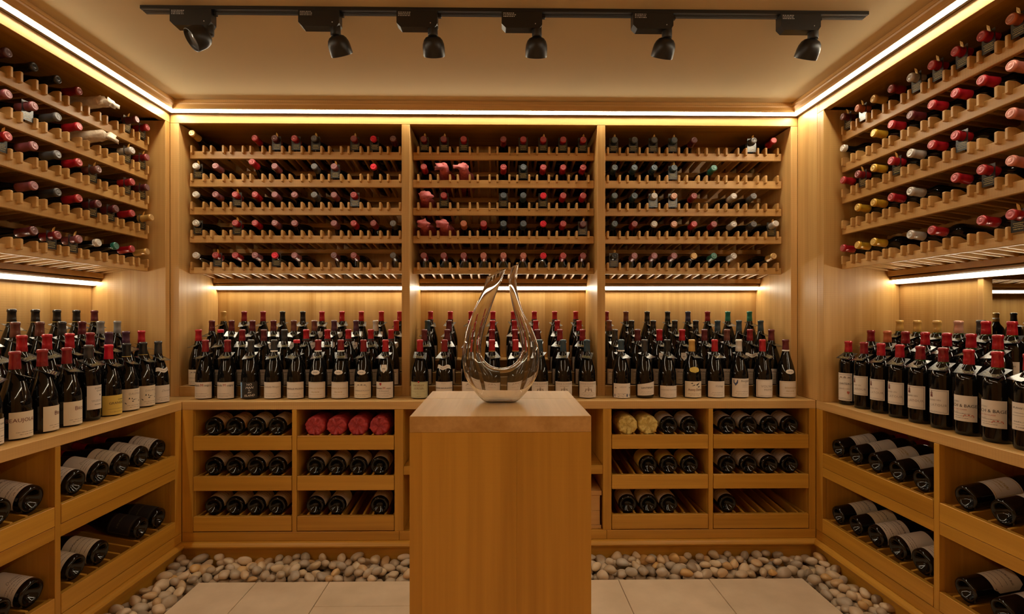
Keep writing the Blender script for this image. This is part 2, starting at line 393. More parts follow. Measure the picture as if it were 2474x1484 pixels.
# crown LED strips: slim profile with a diffuser facing down
def strip(name, label, a, b2, iw, c0, c1, grp):
    T = Thing(name, label, 'light', BACK, (0, 0, 0), grp)
    pr = [(.001, ZLED+.0123), (.001, ZLED+.0020), (.0130, ZLED+.0005), (.0163, ZLED+.0025), (.0163, ZLED+.0123)]
    o = T.mb('profile', extrude_profile(pr, a, b2, iw, c0, c1), M['alu']); fixn(o)
    df = [(.0165, ZLED+.0035), (.0165, ZLED+.0120), (.0300, ZLED+.0120), (.0300, ZLED+.0105), (.0175, ZLED+.0028)]
    o = T.mb('diffuser', extrude_profile(df, a, b2, iw, c0, c1), M['led_crown']); fixn(o)
WN = {'back': 'back wall', 'left': 'left wall', 'right': 'right wall'}
for k, (a, b2, iw, c0, c1) in cs.items():
    strip('led_strip', 'bright linear led strip under the crown moulding of the '+WN[k], a, b2, iw, c0, c1, None)

# ------------------------------------------------------------------ upper casework
def planks(T, name, u0, u1, d0, d1, z0, z1, n, mat):
    e = [u0+(u1-u0)*i/n for i in range(n+1)]
    for a, b2 in zip(e, e[1:]): T.box(name, a+.0001, b2-.0001, d0, d1, z0, z1, mat, .0002)
T = Thing('shelving_frame', 'oak carcase of the back wall holding three bays of wine racks', 'shelving', BACK, (0, YU, CT))
U0, U1, D1 = XL, XR, YU+DEP
T.box('soffit', U0, U1, YU, YU+.03, ZS, ZC-.002, W['X'])
T.box('top_panel', BAYS[0][0]-.03, BAYS[2][1]+.02, YU+.031, D1, ZS+.012, ZS+.03, WD['X'])
T.box('stile', U0, BAYS[0][0], YU, D1, CT+.0005, ZS-.0008, W['Z'])
T.box('divider', BAYS[0][1], BAYS[1][0], YU, D1, CT+.0005, ZS-.0008, W['Z'])
T.box('divider', BAYS[1][1], BAYS[2][0], YU, D1, CT+.0005, ZS-.0008, W['Z'])
T.box('stile', BAYS[2][1], U1, YU, D1, CT+.0005, ZS-.0008, W['Z'])
for (a, b2), n in zip(BAYS, (4, 4, 3)): planks(T, 'back_plank', a-.004, b2+.004, D1+.001, D1+.02, CT+.0005, ZS+.011, n, W['Z'])

LU0, LU1 = LB; LD = -XL
T = Thing('shelving_frame', 'oak carcase of the left wall around its single wide rack bay', 'shelving', LEFT, (2.0, LD, CT))
T.box('soffit', LU0-.04, YU-.001, LD, LD+.03, ZS, ZC-.002, W['X'])
T.box('top_panel', LU0, LU1, LD+.031, LD+DEP, ZS+.012, ZS+.03, WD['X'])
T.box('stile', LU1, YU-.001, LD, LD+DEP, CT+.0005, ZS-.0008, W['Z'])
T.box('stile', LU0-.04, LU0, LD, LD+DEP, CT+.0005, ZS-.0008, W['Z'])
planks(T, 'back_plank', LU0-.004, LU1+.004, LD+DEP+.001, LD+DEP+.02, CT+.0005, ZS+.011, 6, W['Z'])
RD = XR
T = Thing('shelving_frame', 'oak carcase of the right wall with a broad sawn end panel', 'shelving', RIGHT, (-2.0, RD, CT))
T.box('soffit', -2.385, -RB[0]+.04, RD, RD+.03, ZS, ZC-.002, W['X'])
T.box('side_panel', -YU+.001, -2.400, RD, RD+.03, CT+.0005, ZC-.002, W['Z'])
T.box('stile', -2.3995, -RB[1], RD, RD+DEP, CT+.0005, ZS-.0008, W['Z'])
T.box('filler', -2.3995, -2.3855, RD, RD+.03, ZS, ZC-.002, W['Z'])
T.box('stile', -RB[0], -RB[0]+.04, RD, RD+DEP, CT+.0005, ZS-.0008, W['Z'])
T.box('top_panel', -RB[1], -RB[0], RD+.031, RD+DEP, ZS+.012, ZS+.03, WD['X'])
planks(T, 'back_plank', -RB[1]-.004, -1.952, RD+DEP+.001, RD+DEP+.02, CT+.0005, CT+.56, 2, W['Z'])
T.box('back_panel', -RB[1]+.0005, -RB[0], RD+DEP+.001, RD+DEP+.02, CT+.5605, ZS+.011, WD['Z'])
T.box('opening_jamb', -1.9515, -1.928, RD+DEP-.012, RD+DEP+.024, CT+.0005, CT+.56, W['Z'])

# ------------------------------------------------------------------ racks
FT = [.8458, .7031, .5591, .4151, .2518]         # front rail tops above the eye
FB = [.8074, .6640, .5207, .3773, .2189]
TILT = math.radians(8)
slat_me = {}
def slat_mesh(depth):
    k = round(depth, 3)
    if k not in slat_me:
        pr = []                                   # side profile in (d, z), rounded front end
        top = lambda d: .026-d*math.tan(TILT)
        pr += [(.0, -.011), (.0, .0215), (.0014, .0247), (.0045, .026), (.026, .0245), (.052, .0105), (depth, top(depth)-.006), (depth, top(depth)-.038), (.02, -.016), (.004, -.0145)]
        wd = .0053; c = .0016; vs = []; n = len(pr)
        cxz = (sum(p[0] for p in pr)/n, sum(p[1] for p in pr)/n)
        for side, o_ in ((-1, wd-c), (-1, wd), (1, wd), (1, wd-c)): pass
        def ring(x, inset):
            r = []
            for (d, z) in pr:
                dx = -inset if d > depth/2 else inset; dz = -inset if z > 0.0 or (d > .1 and z > top(d)-.02) else inset
                r.append((x, d+dx, z+dz))
            return r
        rings = [ring(-wd, c), ring(-wd+c, 0), ring(wd-c, 0), ring(wd, c)]
        for r in rings: vs += r
        fs = []
        for q in range(3):
            for i in range(n):
                j = (i+1) % n; fs.append((q*n+i, q*n+j, (q+1)*n+j, (q+1)*n+i))
        fs += [tuple(range(n)), tuple(range(3*n, 4*n))[::-1]]
        me = MB().add(vs, fs).mesh('slat'); me.materials.append(W['Y'])
        bm = bmesh.new(); bm.from_mesh(me); bmesh.ops.recalc_face_normals(bm, faces=bm.faces); bm.to_mesh(me); bm.free()
        slat_me[k] = me
    return slat_me[k]
def rack(label, fr, u0, u1, dface, slots, name='wine_rack'):
    """slots = u of slot centres; dface = face of the casework"""
    ds = dface+.085; dr = dface+DEP-.045
    T = Thing(name, label, 'wine rack', fr, ((u0+u1)/2, ds, CZ+.2))
    for a, b2 in zip(FT, FB):
        T.box('front_rail', u0+.0005, u1-.0005, ds, ds+.018, CZ+b2, CZ+a, W['X'], .002)
        zr = CZ+a+.026-(dr-ds+.012)*math.tan(TILT)-.036
        T.box('rear_rail', u0+.0005, u1-.0005, dr-.012, dr+.006, zr-.022, zr+.002, W['X'], .001)
        for c in slots:
            for s in (-1, 1):
                if not (u0+.006 < c+s*.0305 < u1-.006): continue
                link('slat', slat_mesh(dr-ds+.014), T.o, None, (c+s*.0305-T.b[0], -.016, CZ+a-T.b[2]))
    # led strip fixed under the lowest rear rail
    zl = .161+CZ
    S = Thing('led_strip', label.split(' ')[0]+' glowing led strip under '+label.split(' ', 2)[2], 'light', fr, ((u0+u1)/2, dr, zl))
    S.o['label'] = 'glowing linear led strip under the rack '+label[label.index('tiers')+6:]
    S.box('profile', u0+.001, u1-.001, dr+.001, dr+.044, zl+.0064, zl+.0125, M['alu'], 0)
    S.box('back_lip', u0+.001, u1-.001, dr+.0225, dr+.0255, zl-.0125, zl+.0080, M['alu'], 0)
    S.box('diffuser', u0+.002, u1-.002, dr+.007, dr+.0222, zl-.0070, zl+.0060, M['led_shelf'], .002)
    T.box('led_cover', u0+.0005, u1-.0005, dr+.0065, dr+.0445, zl+.0128, zl+.020, W['X'], .0005)
    return T
B1 = [X_at(400+(238+146.7*k)/3.0917, 2.632) for k in range(11)]
B2 = [X_at(960+(200+148.1*k)/3.0917, 2.632) for k in range(9)]
B3 = [X_at(1440+(134+147.5*k)/3.091, 2.632) for k in range(9)]
SL = [2.476-.0993*k for k in range(13)]
SR = [-(2.299-.0954*k) for k in range(12)]
rack('wooden bottle rack with five tiers in the left bay of the back wall', BACK, *BAYS[0], YU, B1)
rack('wooden bottle rack with five tiers in the middle bay of the back wall', BACK, *BAYS[1], YU, B2)
rack('wooden bottle rack with five tiers in the right bay of the back wall', BACK, *BAYS[2], YU, B3)
rack('wooden bottle rack with five tiers along the left wall', LEFT, *LB, LD, SL)
rack('wooden bottle rack with five tiers along the right wall', RIGHT, -RB[1], -RB[0], RD, SR)
rack('wooden bottle rack with five tiers glimpsed in the alcove beyond the right wall', BACK, 2.7, 4.15, 2.925, [2.75+.1*i for i in range(14)])

# ------------------------------------------------------------------ worktops and risers
def worktop(label, fr, u0, u1, d0, d1, dg='X'):
    T = Thing('worktop', label, 'worktop', fr, ((u0+u1)/2, d0, CT-.038))
    T.box('top_board', u0, u1, d0+.0205, d1, CT-.030, CT, W['X'], .0004)
    T.box('edge_board', u0, u1, d0, d0+.020, CT-.038, CT, W['X'], .0015)
worktop('oak worktop running along the back wall below the standing bottles', BACK, XLL+.0004, XRR-.0004, YL, 2.94)
T = Thing('worktop', 'oak corner piece of worktop in the back left corner', 'worktop', BACK, (-1.7, YL, CT-.038))
T.box('top_board', -2.0, XLL-.0004, YL+.0008, 2.94, CT-.030, CT, W['X'], .0004)
worktop('oak worktop running along the left wall towards the viewer', LEFT, 1.0, YL, -XLL, 2.0)
worktop('oak worktop running along the right wall towards the viewer', RIGHT, -2.4098, -1.0, XRR, 1.86)
RH = [.052, .109, .165]
def riser(label, fr, u0, u1, dface, pitch=.09, n=3, dend=None):
    T = Thing('stepped_riser', label, 'riser', fr, ((u0+u1)/2, dface, CT), None)
    for i in range(n):
        d0 = dface+.0006+pitch*i; d1 = dface+pitch*(i+1) if i < n-1 else (dend or dface+DEP)-.001
        T.box('step', u0+.0008, u1-.0008, d0, d1, CT+.0004, CT+RH[i], W['X'], .002)
for n_, (a, b2) in zip(('left', 'middle', 'right'), BAYS): riser('three step oak bottle riser in the %s bay of the back wall' % n_, BACK, a, b2, YU)
riser('three step oak bottle riser along the left wall', LEFT, *LB, LD)
riser('two step oak bottle riser along the right wall', RIGHT, -RB[1], -RB[0], RD+.13, .09, 2, RD+DEP)
riser('oak bottle riser in the alcove beyond the right wall', BACK, 2.7, 4.15, 2.98, .09, 3)
T = Thing('worktop', 'oak worktop in the alcove beyond the right wall', 'worktop', BACK, (3.4, 2.8, CT-.04))
T.box('top_board', 2.0, 4.15, 2.8, 3.33, CT-.038, CT, W['X'])

# ------------------------------------------------------------------ bottles
BURG = [(0, .026), (.010, .025), (.020, .018), (.029, .006), (.034, .0008), (.038, 0), (.042, .002), (.0448, .0075), (.0455, .014), (.0455, .105), (.0449, .118), (.0432, .132), (.0400, .148), (.0355, .166), (.0302, .184), (.0250, .201), (.0203, .217), (.0170, .231), (.0153, .243), (.0143, .255), (.0137, .284), (.0143, .2845), (.0143, .294), (.0132, .2958), (0, .2962)]
BORD = [(0, .028), (.009, .027), (.018, .019), (.025, .006), (.029, .0008), (.033, 0), (.037, .002), (.0388, .0075), (.0392, .014), (.0392, .188), (.0388, .197), (.0372, .206), (.0335, .215), (.0280, .223), (.0225, .230), (.0185, .238), (.0158, .246), (.0143, .256), (.0138, .288), (.0143, .2885), (.0143, .298), (.0132, .2998), (0, .3002)]
def cap_prof(z0, z1, rb, lip=True):
    p = [(rb+.0004, z0), (rb+.0009, z0+.0006), (.0156, z0+(z1-z0)*.35), (.0147, z1-.0135)]
    if lip: p += [(.0165, z1-.0120), (.0166, z1-.0035), (.0152, z1-.0008)]
    p += [(.0128, z1+.0004), (.0108, z1+.0004), (.0100, z1-.0004), (.0060, z1-.0004), (.0052, z1+.0003), (0, z1+.0003)]
    return p
MC = {}
def cached(key, fn):
    if key not in MC: MC[key] = fn()
    return MC[key]
def body_me(t):
    def f():
        me = MB().lathe(BURG if t == 'burg' else BORD, 28).mesh('glass_body'); me.materials.append(M['glass_dark']); return me
    return cached(('body', t), f)
def cap_me(t, c, kind):
    H = .2962 if t == 'burg' else .3002
    rb = .0160 if t == 'burg' else .0158
    def f():
        if kind == 'wax': pr = cap_prof(H-.016, H+.0008, .0150)
        elif kind == 'short': pr = cap_prof(H-.045, H+.0006, .0150)
        else: pr = cap_prof(.236 if t == 'burg' else .248, H+.0006, rb)
        me = MB().lathe(pr, 24).mesh('capsule'); me.materials.append(M['cap_'+c]); return me
    return cached(('cap', t, c, kind), f)
def disc_me(t, c):
    H = .2962 if t == 'burg' else .3002
    def f():
        me = MB().lathe([(.0150, H+.0004), (.0144, H+.0016), (.0118, H+.0019), (.0108, H+.0012), (.0062, H+.0012), (.0052, H+.0019), (.002, H+.0019), (0, H+.0014)], 22).mesh('capsule_end')
        me.materials.append(M['top_'+c]); return me
    return cached(('disc', t, c), f)
def band_me(t, c, z0, z1):
    def f():
        rr = .0178 if z0 < .242 else .0166
        me = MB().lathe([(rr-.0006, z0), (rr, z0+.0006), (rr-.0008, z1-.0006), (rr-.0016, z1)], 24).mesh('capsule_band'); me.materials.append(M[c]); return me
    return cached(('band', t, c, z0), f)
def rad(t, z):
    p = BURG if t == 'burg' else BORD
    for (r0, z0), (r1, z1) in zip(p[8:], p[9:]):
        if z0 <= z <= z1: return r0+(r1-r0)*(z-z0)/max(1e-6, z1-z0)
    return p[8][0]
def patch_me(t, z0, z1, half, mat, name='label', shape=None, eps=.0006, nz=3, nu=18, skew=0):
    """curved paper on the bottle, centred on -Y"""
    def f():
        vs = []; uvs = []; cols_ = nu+1
        for j in range(nz+1):
            for i in range(cols_):
                u = i/nu; v = j/nz
                a = (u-.5)*2*half; z = z0+(z1-z0)*v
                if skew: z += skew*(u-.5)*(1 if v > .5 else .35)
                if shape == 'oval': a *= math.sqrt(max(0, 1-(2*v-1)**2))*.98+.02
                if shape == 'octagon':
                    k = min(1, min(v, 1-v)*6+.72); a *= k
                if shape == 'shield': a *= min(1, v*2.2+.08)
                if shape == 'wavy':
                    z += .004*math.sin(u*2*PI*1.5+.5)
                r = rad(t, z)+eps
                vs.append((r*math.sin(a), -r*math.cos(a), z)); uvs.append((u, v))
        fs = []; fu = []
        for j in range(nz):
            for i in range(nu):
                q = (j*cols_+i, j*cols_+i+1, (j+1)*cols_+i+1, (j+1)*cols_+i); fs.append(q); fu.append([uvs[k] for k in q])
        me = MB().add(vs, fs, fu, True).mesh(name); me.materials.append(mat); return me
    return cached(('patch', t, z0, z1, half, mat.name, shape, eps, skew), f)
def text_me(t, body, size, z, ang, mat, shear=0, tilt=0, spacing=1.0, w=1.0):
    def f():
        cu = bpy.data.curves.new('print', 'FONT'); cu.body = body; cu.size = size; cu.align_x = 'CENTER'; cu.align_y = 'CENTER'
        cu.shear = shear; cu.space_character = spacing; cu.fill_mode = 'BOTH' if False else 'FRONT'; cu.resolution_u = 2
        o = bpy.data.objects.new('tmp', cu); COL.objects.link(o)
        me = bpy.data.meshes.new_from_object(o); bpy.data.objects.remove(o); bpy.data.curves.remove(cu)
        ct, st = math.cos(tilt), math.sin(tilt)
        for v in me.vertices:
            x, y = v.co.x*w, v.co.y; x, y = x*ct-y*st, x*st+y*ct
            zz = z+y; r = rad(t, zz)+.0013; a = x/r+ang; v.co = (r*math.sin(a), -r*math.cos(a), zz)
        me.materials.clear(); me.materials.append(mat); me.name = 'print'
        if not me.uv_layers: me.uv_layers.new(name='UVMap')
        return me
    return cached(('text', t, body, size, z, ang, mat.name, shear, tilt, w), f)
def poly_me(t, polys, z, ang, mat, s=1.0):
    def f():
        mb = MB()
        for P in polys:
            vs = []
            for (x, y) in P:
                zz = z+y*s; r = rad(t, zz)+.0014; a = x*s/r+ang; vs.append((r*math.sin(a), -r*math.cos(a), zz))
            mb.add(vs, [tuple(range(len(vs)))])
        me = mb.mesh('emblem'); me.materials.append(mat); return me
    return cached(('poly', t, str(polys)[:80], z, ang, mat.name, s), f)
def tag_me(kind):
    """card with a neck hole; kind 'lie' hangs upright in front of a rack bottle, 'stand' rests on the shoulder"""
    def f():
        w_, y0, y1 = (.023, -.050, .0195) if kind == 'lie' else (.030, -.050, .022)
        n = 16; r = .0185; inner = []; outer = []
        for i in range(n):
            a = 2*PI*i/n; cx, sy = math.cos(a), math.sin(a); inner.append((r*cx, r*sy))
            k = min(w_/abs(cx) if abs(cx) > 1e-6 else 9, (y1 if sy > 0 else -y0)/abs(sy) if abs(sy) > 1e-6 else 9); outer.append((k*cx, k*sy))
        # snap nearest ray to the corners
        for cx, cy in ((w_, y1), (-w_, y1), (-w_, y0), (w_, y0)):
            j = min(range(n), key=lambda q: (outer[q][0]-cx)**2+(outer[q][1]-cy)**2); outer[j] = (cx, cy)
        th = .0006; mb = MB(); vs = []
        for zz in (0, th): vs += [(x, y, zz) for x, y in inner]+[(x, y, zz) for x, y in outer]
        uvf = lambda i: ((vs[i][0]+w_)/(2*w_), (vs[i][1]-y0)/(-y0-.016) if kind == 'lie' else (vs[i][1]-y0)/(-y0-.010))
        fs = []; fu = []
        for i in range(n):
            j = (i+1) % n
            for q in ((i, n+i, n+j, j), (2*n+i, 2*n+j, 3*n+j, 3*n+i), (n+i, 3*n+i, 3*n+j, n+j)):
                fs.append(q); fu.append([uvf(k) for k in q])
        me = mb.add(vs, fs, fu).mesh('neck_tag'); me.materials.append(M['tag'])
        bm = bmesh.new(); bm.from_mesh(me); bmesh.ops.recalc_face_normals(bm, faces=bm.faces); bm.to_mesh(me); bm.free()
        return me
    return cached(('tag', kind), f)
def flap_me():
    def f():
        me = MB().add([(-.005, 0, 0), (.005, 0, 0), (.005, .010, .014), (0, .012, .022), (-.005, .010, .014)], [(0, 1, 2, 3, 4)]).mesh('tag_cord'); me.materials.append(M['cap_gold']); return me
    return cached('flap', f)

# label designs: list of builders called with (bottle_label_object, type)
def P(label_o, me, name='print'):
    return link(name, me, label_o)
CHATEAU = [[(-.02, 0), (.02, 0), (.02, .006), (-.02, .006)], [(-.018, .0065), (-.006, .0065), (-.009, .011), (-.015, .011)], [(-.004, .0065), (.006, .0065), (.003, .0125), (-.001, .0125)], [(.008, .0065), (.019, .0065), (.016, .0105), (.011, .0105)]]
TOWER = [[(-.004, 0), (.004, 0), (.0028, .008), (-.0028, .008)], [(-.0034, .0085), (.0034, .0085), (.0034, .011), (-.0034, .011)], [(-.002, .0115), (.002, .0115), (0, .0165)]]
SHIELD = [[(-.006, .008), (.006, .008), (.006, 0), (0, -.008), (-.006, 0)]]
CREST = [[(-.004, .006), (.004, .006), (.004, 0), (0, -.005), (-.004, 0)], [(-.014, -.006), (-.010, -.006), (-.006, .003), (-.009, .007), (-.011, .002)], [(.014, -.006), (.010, -.006), (.006, .003), (.009, .007), (.011, .002)], [(-.003, .007), (.003, .007), (.002, .010), (-.002, .010)]]
BIRD = [[(-.016, .0), (-.006, .002), (-.002, .006), (-.008, .005)], [(0, .005), (.008, .010), (.016, .014), (.010, .006), (.004, .002)], [(-.020, .010), (-.014, .013), (-.010, .010), (-.014, .009)], [(.006, -.002), (.014, 0), (.018, -.003), (.010, -.005)]]
HILL = [[(-.034, .000), (-.012, .004), (.012, .0045), (.034, .010), (.034, .007), (.010, .001), (-.010, .0015), (-.030, -.005)], [(-.026, .0075), (-.006, .009), (.004, .0085), (-.010, .0065)], [(-.024, .010), (-.019, .010), (-.021, .016)], [(-.016, .0095), (-.012, .0095), (-.014, .0145)], [(.012, .0115), (.026, .0145), (.030, .013), (.018, .0095)]]
def d_red_m(l, t):
    P(l, text_me(t, 'Chambolle', .0145, .070, -.62, M['ink'], .15, w=.80)); P(l, text_me(t, 'M', .0185, .071, .16, M['ink_red'])); P(l, text_me(t, 'usigny', .0145, .070, .72, M['ink'], .15, w=.85))
def d_island(l, t):
    for s, sz, z, sh in (('NO', .0165, .074, 0), ('MAN', .0165, .058, .25), ('IS', .0115, .0455, 0), ('AN', .0115, .034, .3), ('ISLAND', .0150, .019, .2)):
        P(l, text_me(t, s, sz, z, .28, M['ink_white'], sh, .05))
    link('label_panel', patch_me(t, .006, .084, .34, M['sky'], 'label_panel', eps=.0011), l, rot=(0, 0, -.95))
    P(l, poly_me(t, [[(-.006, .01), (.002, .0), (.004, .016), (-.002, .02)], [(-.004, .04), (.003, .034), (.003, .05)]], .012, -1.0, M['peach']), 'emblem')
    P(l, poly_me(t, [[(-.004, 0), (.003, .004), (.001, .022), (-.004, .018)], [(-.004, .03), (.002, .034), (.0, .046), (-.004, .044)]], .02, -1.2, M['ink_blue']), 'emblem')
def D(*items):
    def f(l, t):
        for it in items:
            if it[0] == 't': P(l, text_me(t, *it[1:]))
            else: P(l, poly_me(t, *it[1:]), 'emblem')
    return f
I, IR, IG, IS, IB = M['ink'], M['ink_red'], M['ink_gold'], M['ink_soft'], M['ink_brown']
DES = {
 'redm': ('lab_plain', d_red_m), 'island': ('labelblack', d_island),
 'script': ('lab_plain', D(('t', 'Chambolle Musigny', .0135, .062, 0, IS, .5, 0, 1.0, .85))),
 'chamb': ('lab_plain', D(('t', 'CHAMBOLLE MUSIGNY', .0115, .052, 0, I))),
 'chambgold': ('lab_gold0', D(('t', 'CHAMBOLLE MUSIGNY', .0095, .054, 0, IG))),
 'chateau': ('lab_cream0', D(('p', CHATEAU, .060, 0, IS, 1.3), ('t', 'CHAMBOLLE MUSIGNY', .0088, .042, 0, IS))),
 'crestm': ('lab_plain', D(('p', SHIELD, .074, -.35, IR, .9), ('t', 'Chambolle', .0118, .054, -.62, I, .15, 0, 1, .8), ('t', 'M', .0165, .055, .06, IR), ('t', 'usigny', .0118, .054, .56, I, .15, 0, 1, .8), ('t', 'Les Amoureuses', .0082, .041, 0, I, .2))),
 'faiveley': ('lab_greencream', D(('p', SHIELD, .085, 0, IR, .7), ('t', 'FAIVELEY', .0125, .068, 0, IB, 0, 0, 1.15), ('t', 'CORTON', .0105, .054, 0, IB, 0, 0, 1.1))),
 'grandb': ('lab_plain', D(('t', 'Domaine', .006, .078, 0, IS), ('t', 'GRAND BOURGOGNE', .0100, .054, 0, I))),
 'chat2': ('lab_plain', D(('p', CHATEAU, .066, 0, IS), ('t', 'GRANDS VINS', .0066, .052, 0, IS))),
 'vosne': ('lab_plain', D(('t', 'VOSNE ROMANEE', .0112, .074, 0, IS), ('t', 'AUX REIGNOTS', .0072, .063, 0, IS), ('p', CREST, .043, 0, IS, 1.45))),
 'bluefoot': ('lab_plain', D(('t', 'LADOIX', .0100, .058, 0, IS), ('p', [[(-.046, -.012), (-.023, -.012), (0, -.012), (.023, -.012), (.046, -.012), (.046, .002), (.023, .002), (0, .002), (-.023, .002), (-.046, .002)]], .020, 0, M['ink_blue']), ('p', [[(-.044, 0), (-.036, 0), (-.036, .0035), (-.044, .0035)], [(.036, 0), (.044, 0), (.044, .0035), (.036, .0035)]], .052, 0, I))),
 'santenay': ('lab_plain', D(('t', 'SANTENAY', .0130, .054, .05, I, 0, .04))),
 'chassagne': ('lab_plain', D(('t', 'CHASSAGNE MONTRACHET', .0088, .043, 0, IS), ('p', [[(-.018, 0), (.018, 0), (.018, .014), (-.018, .014)]], .062, 0, M['ink'], 1.0))),
 'auxey': ('lab_cream0', D(('p', BIRD, .062, .1, I, 1.35), ('t', 'Auxey Duresses', .0175, .044, .25, IB, 0, 0, 1, .8))),
 'volnay': ('lab_plain', D(('t', 'Volnay', .0165, .062, .1, IS, .5))),
 'blueshield': ('lab_plain', D(('p', SHIELD, .078, -.75, M['ink_blue'], 1.9), ('t', 'Bourgogne', .0125, .088, .35, I, .3), ('t', '2013', .006, .078, .35, IS), ('t', 'CHASSAGNE', .0062, .067, .30, IS), ('t', 'PREMIER CRU', .005, .058, .25, IS))),
 'volnayf': ('lab_border0', D(('t', 'VOLNAY', .0168, .060, .15, IS, 0, 0, 1.1), ('t', 'FREMIETS', .0145, .042, .35, IS, 0, 0, 1.05))),
 'goldtext': ('lab_gold0', D(('t', 'BOURGOGNE', .0110, .052, .15, IG))),
 'broui': ('lab_cream0', D(('t', 'B', .0215, .067, -.25, IB), ('t', 'ROUILLY', .0160, .0655, .62, IB, 0, 0, 1.1))),
 'jolais': ('lab_cream0', D(('t', 'BEAUJOLAIS V', .0180, .066, -.1, IB, 0, 0, 1))),
 'gauby': ('lab_stack0', D(('t', 'DOMAINE', .0088, .128, .2, I, 0, 0, 1.2), ('t', 'GAUBY', .0088, .118, .2, I, 0, 0, 1.2), ('p', [[(-.004, .004), (0, -.004), (.004, .004)]], .100, .2, I))),
 'grange': ('lab_yellow', D(('t', 'GRANGE DES', .0142, .053, .25, I), ('t', 'DOMAINE', .0070, .067, .4, I))),
 'daumas': ('lab_cream0', D(('t', 'MAS DE', .006, .088, .1, IS), ('t', 'DAUMAS', .0130, .076, 0, IS, 0, 0, 1.1), ('p', HILL, .040, .1, I, 1.4))),
 'wscript': ('lab_plain', D(('t', 'Domaine', .0140, .060, .1, IS, .5))),
 'montrose': ('lab_border0', D(('p', CHATEAU, .118, .3, IS, 1.4), ('t', 'CHATEAU', .0125, .100, .3, I, .1), ('t', 'GRAND CRU', .0095, .076, .2, IS), ('p', SHIELD, .058, .7, M['ink_coral'], .9))),
 'tower': ('lab_border0', D(('p', TOWER, .117, -.40, IB, 1.5), ('t', 'GRAND VIN', .0085, .106, -.15, IS), ('t', 'LATOUR', .0128, .088, .20, IS, 0, 0, 1.15))),
 'bages': ('lab_plain', D(('t', 'CHATEAU', .0075, .118, -.55, IS), ('t', 'LYNCH & BAGES', .0150, .104, -.05, I), ('t', 'GRAND CRU CLASSE', .0064, .091, -.3, M['ink_coral']), ('p', CHATEAU, .066, .55, M['ink_coral'], .75), ('t', 'PAUILLAC', .0078, .080, -.6, IS))),
}
LABZ = {'burg': (.005, .086, 1.15), 'bord': (.062, .148, 1.05)}
def bottle(t, cap, loc, R, label, group, des=None, mat='lab_rows', capkind='full', band=None, wtag=None, neck=None, scale=1.0, roll=0.0, disc=False, tagyaw=0.0, greenneck=False, lab=True, lz=None, shape=None, a_tilt=0, skew=0, name=None, tagz=.271):
    name = name or ('burgundy_bottle' if t == 'burg' else 'claret_bottle')
    o = bpy.data.objects.new(name, None); COL.objects.link(o); o.empty_display_size = .03
    o.matrix_world = Matrix.Translation(loc) @ (R @ Matrix.Rotation(roll, 4, 'Z')) @ Matrix.Scale(scale, 4)
    tag(o, label, 'bottle', group)
    link('glass_body', body_me(t), o)
    c = link('capsule', cap_me(t, cap, capkind), o)
    if disc: link('capsule_end', disc_me(t, cap), c)
    if band: link('capsule_band', band_me(t, band[0], band[1], band[2]), c)
    if lab:
        z0, z1, ha = lz or LABZ[t]
        if des: mat, fn = DES[des]
        l = link('label', patch_me(t, z0, z1, ha, M[mat], shape=shape, skew=skew, nz=6 if shape else 3), o)
        if des: fn(l, t)
    if neck == 'oval': link('neck_label', patch_me(t, .122, .147, .50, M['neck_paper'], 'neck_label', 'oval', .0009, 8), o)
    if neck == 'shield': link('neck_label', patch_me(t, .132, .172, .38, M['neck_paper'], 'neck_label', 'shield', .0009, 8), o)
    if neck == 'wavy': link('neck_label', patch_me(t, .150, .168, 1.0, M['neck_paper'], 'neck_label', 'wavy', .0012, 6), o)
    if neck == 'yoval': link('neck_label', patch_me(t, .130, .160, .62, M['lab_yellow'], 'neck_label', 'oval', .0009, 8), o)
    if greenneck: link('neck_glass', cached('gneck', lambda: (lambda me: (me.materials.append(M['glass_green']), me)[1])(MB().lathe([(.0189, .2365), (.0168, .2425), (.0163, .2485)], 24).mesh('neck_glass'))), o)
    if wtag == 'lie':
        k = link('neck_tag', tag_me('lie'), o, loc=(0, 0, tagz), rot=(PI/2-a_tilt, 0, -roll))
        k.rotation_euler = (Matrix.Rotation(-roll, 4, 'Z') @ Matrix.Rotation(-(PI/2-TILT), 4, 'X') @ Matrix.Rotation(PI/2, 4, 'X')).to_euler()
        if random.random() < .6: link('tag_cord', flap_me(), k, loc=(.004, .013, .001), rot=(-PI/2+.9, 0, 0))
    if wtag == 'stand':
        link('neck_tag', tag_me('stand'), o, loc=(0, 0, .2225 if t == 'burg' else .236), rot=(math.radians(22), math.radians(random.uniform(-9, 9)), tagyaw))
    return o
I4 = Matrix.Identity(4)
def along(fr, roll=0): return fr.R.copy()
AX = PI/2-TILT
def rack_bottle(fr, u, dtip, row, cap, opts, label, group):
    R = fr.R @ Matrix.Rotation(AX, 4, 'X')
    t = 'bord' if 'B' in opts else 'burg'; H = .298 if t == 'burg' else .302
    z = CZ+FT[row]+.026+.033
    if 'H' in opts: z += .012; dtip -= .03
    if 'F' in opts: dtip -= .02
    axis = R @ Vector((0, 0, 1)); tip = fr.w((u, dtip, z))
    bottle(t, cap, tip-axis*H, R, label, group, lab=('L' in opts), mat='lab_rows', wtag='lie' if 'T' in opts else None, disc=True, tagz=.271-(.03 if 'H' in opts else 0)-(.02 if 'F' in opts else 0)+(.004 if 'B' in opts else 0),
           capkind='wax' if 'W' in opts else 'full', roll=random.uniform(-.5, .5) if 'L' in opts else 0)
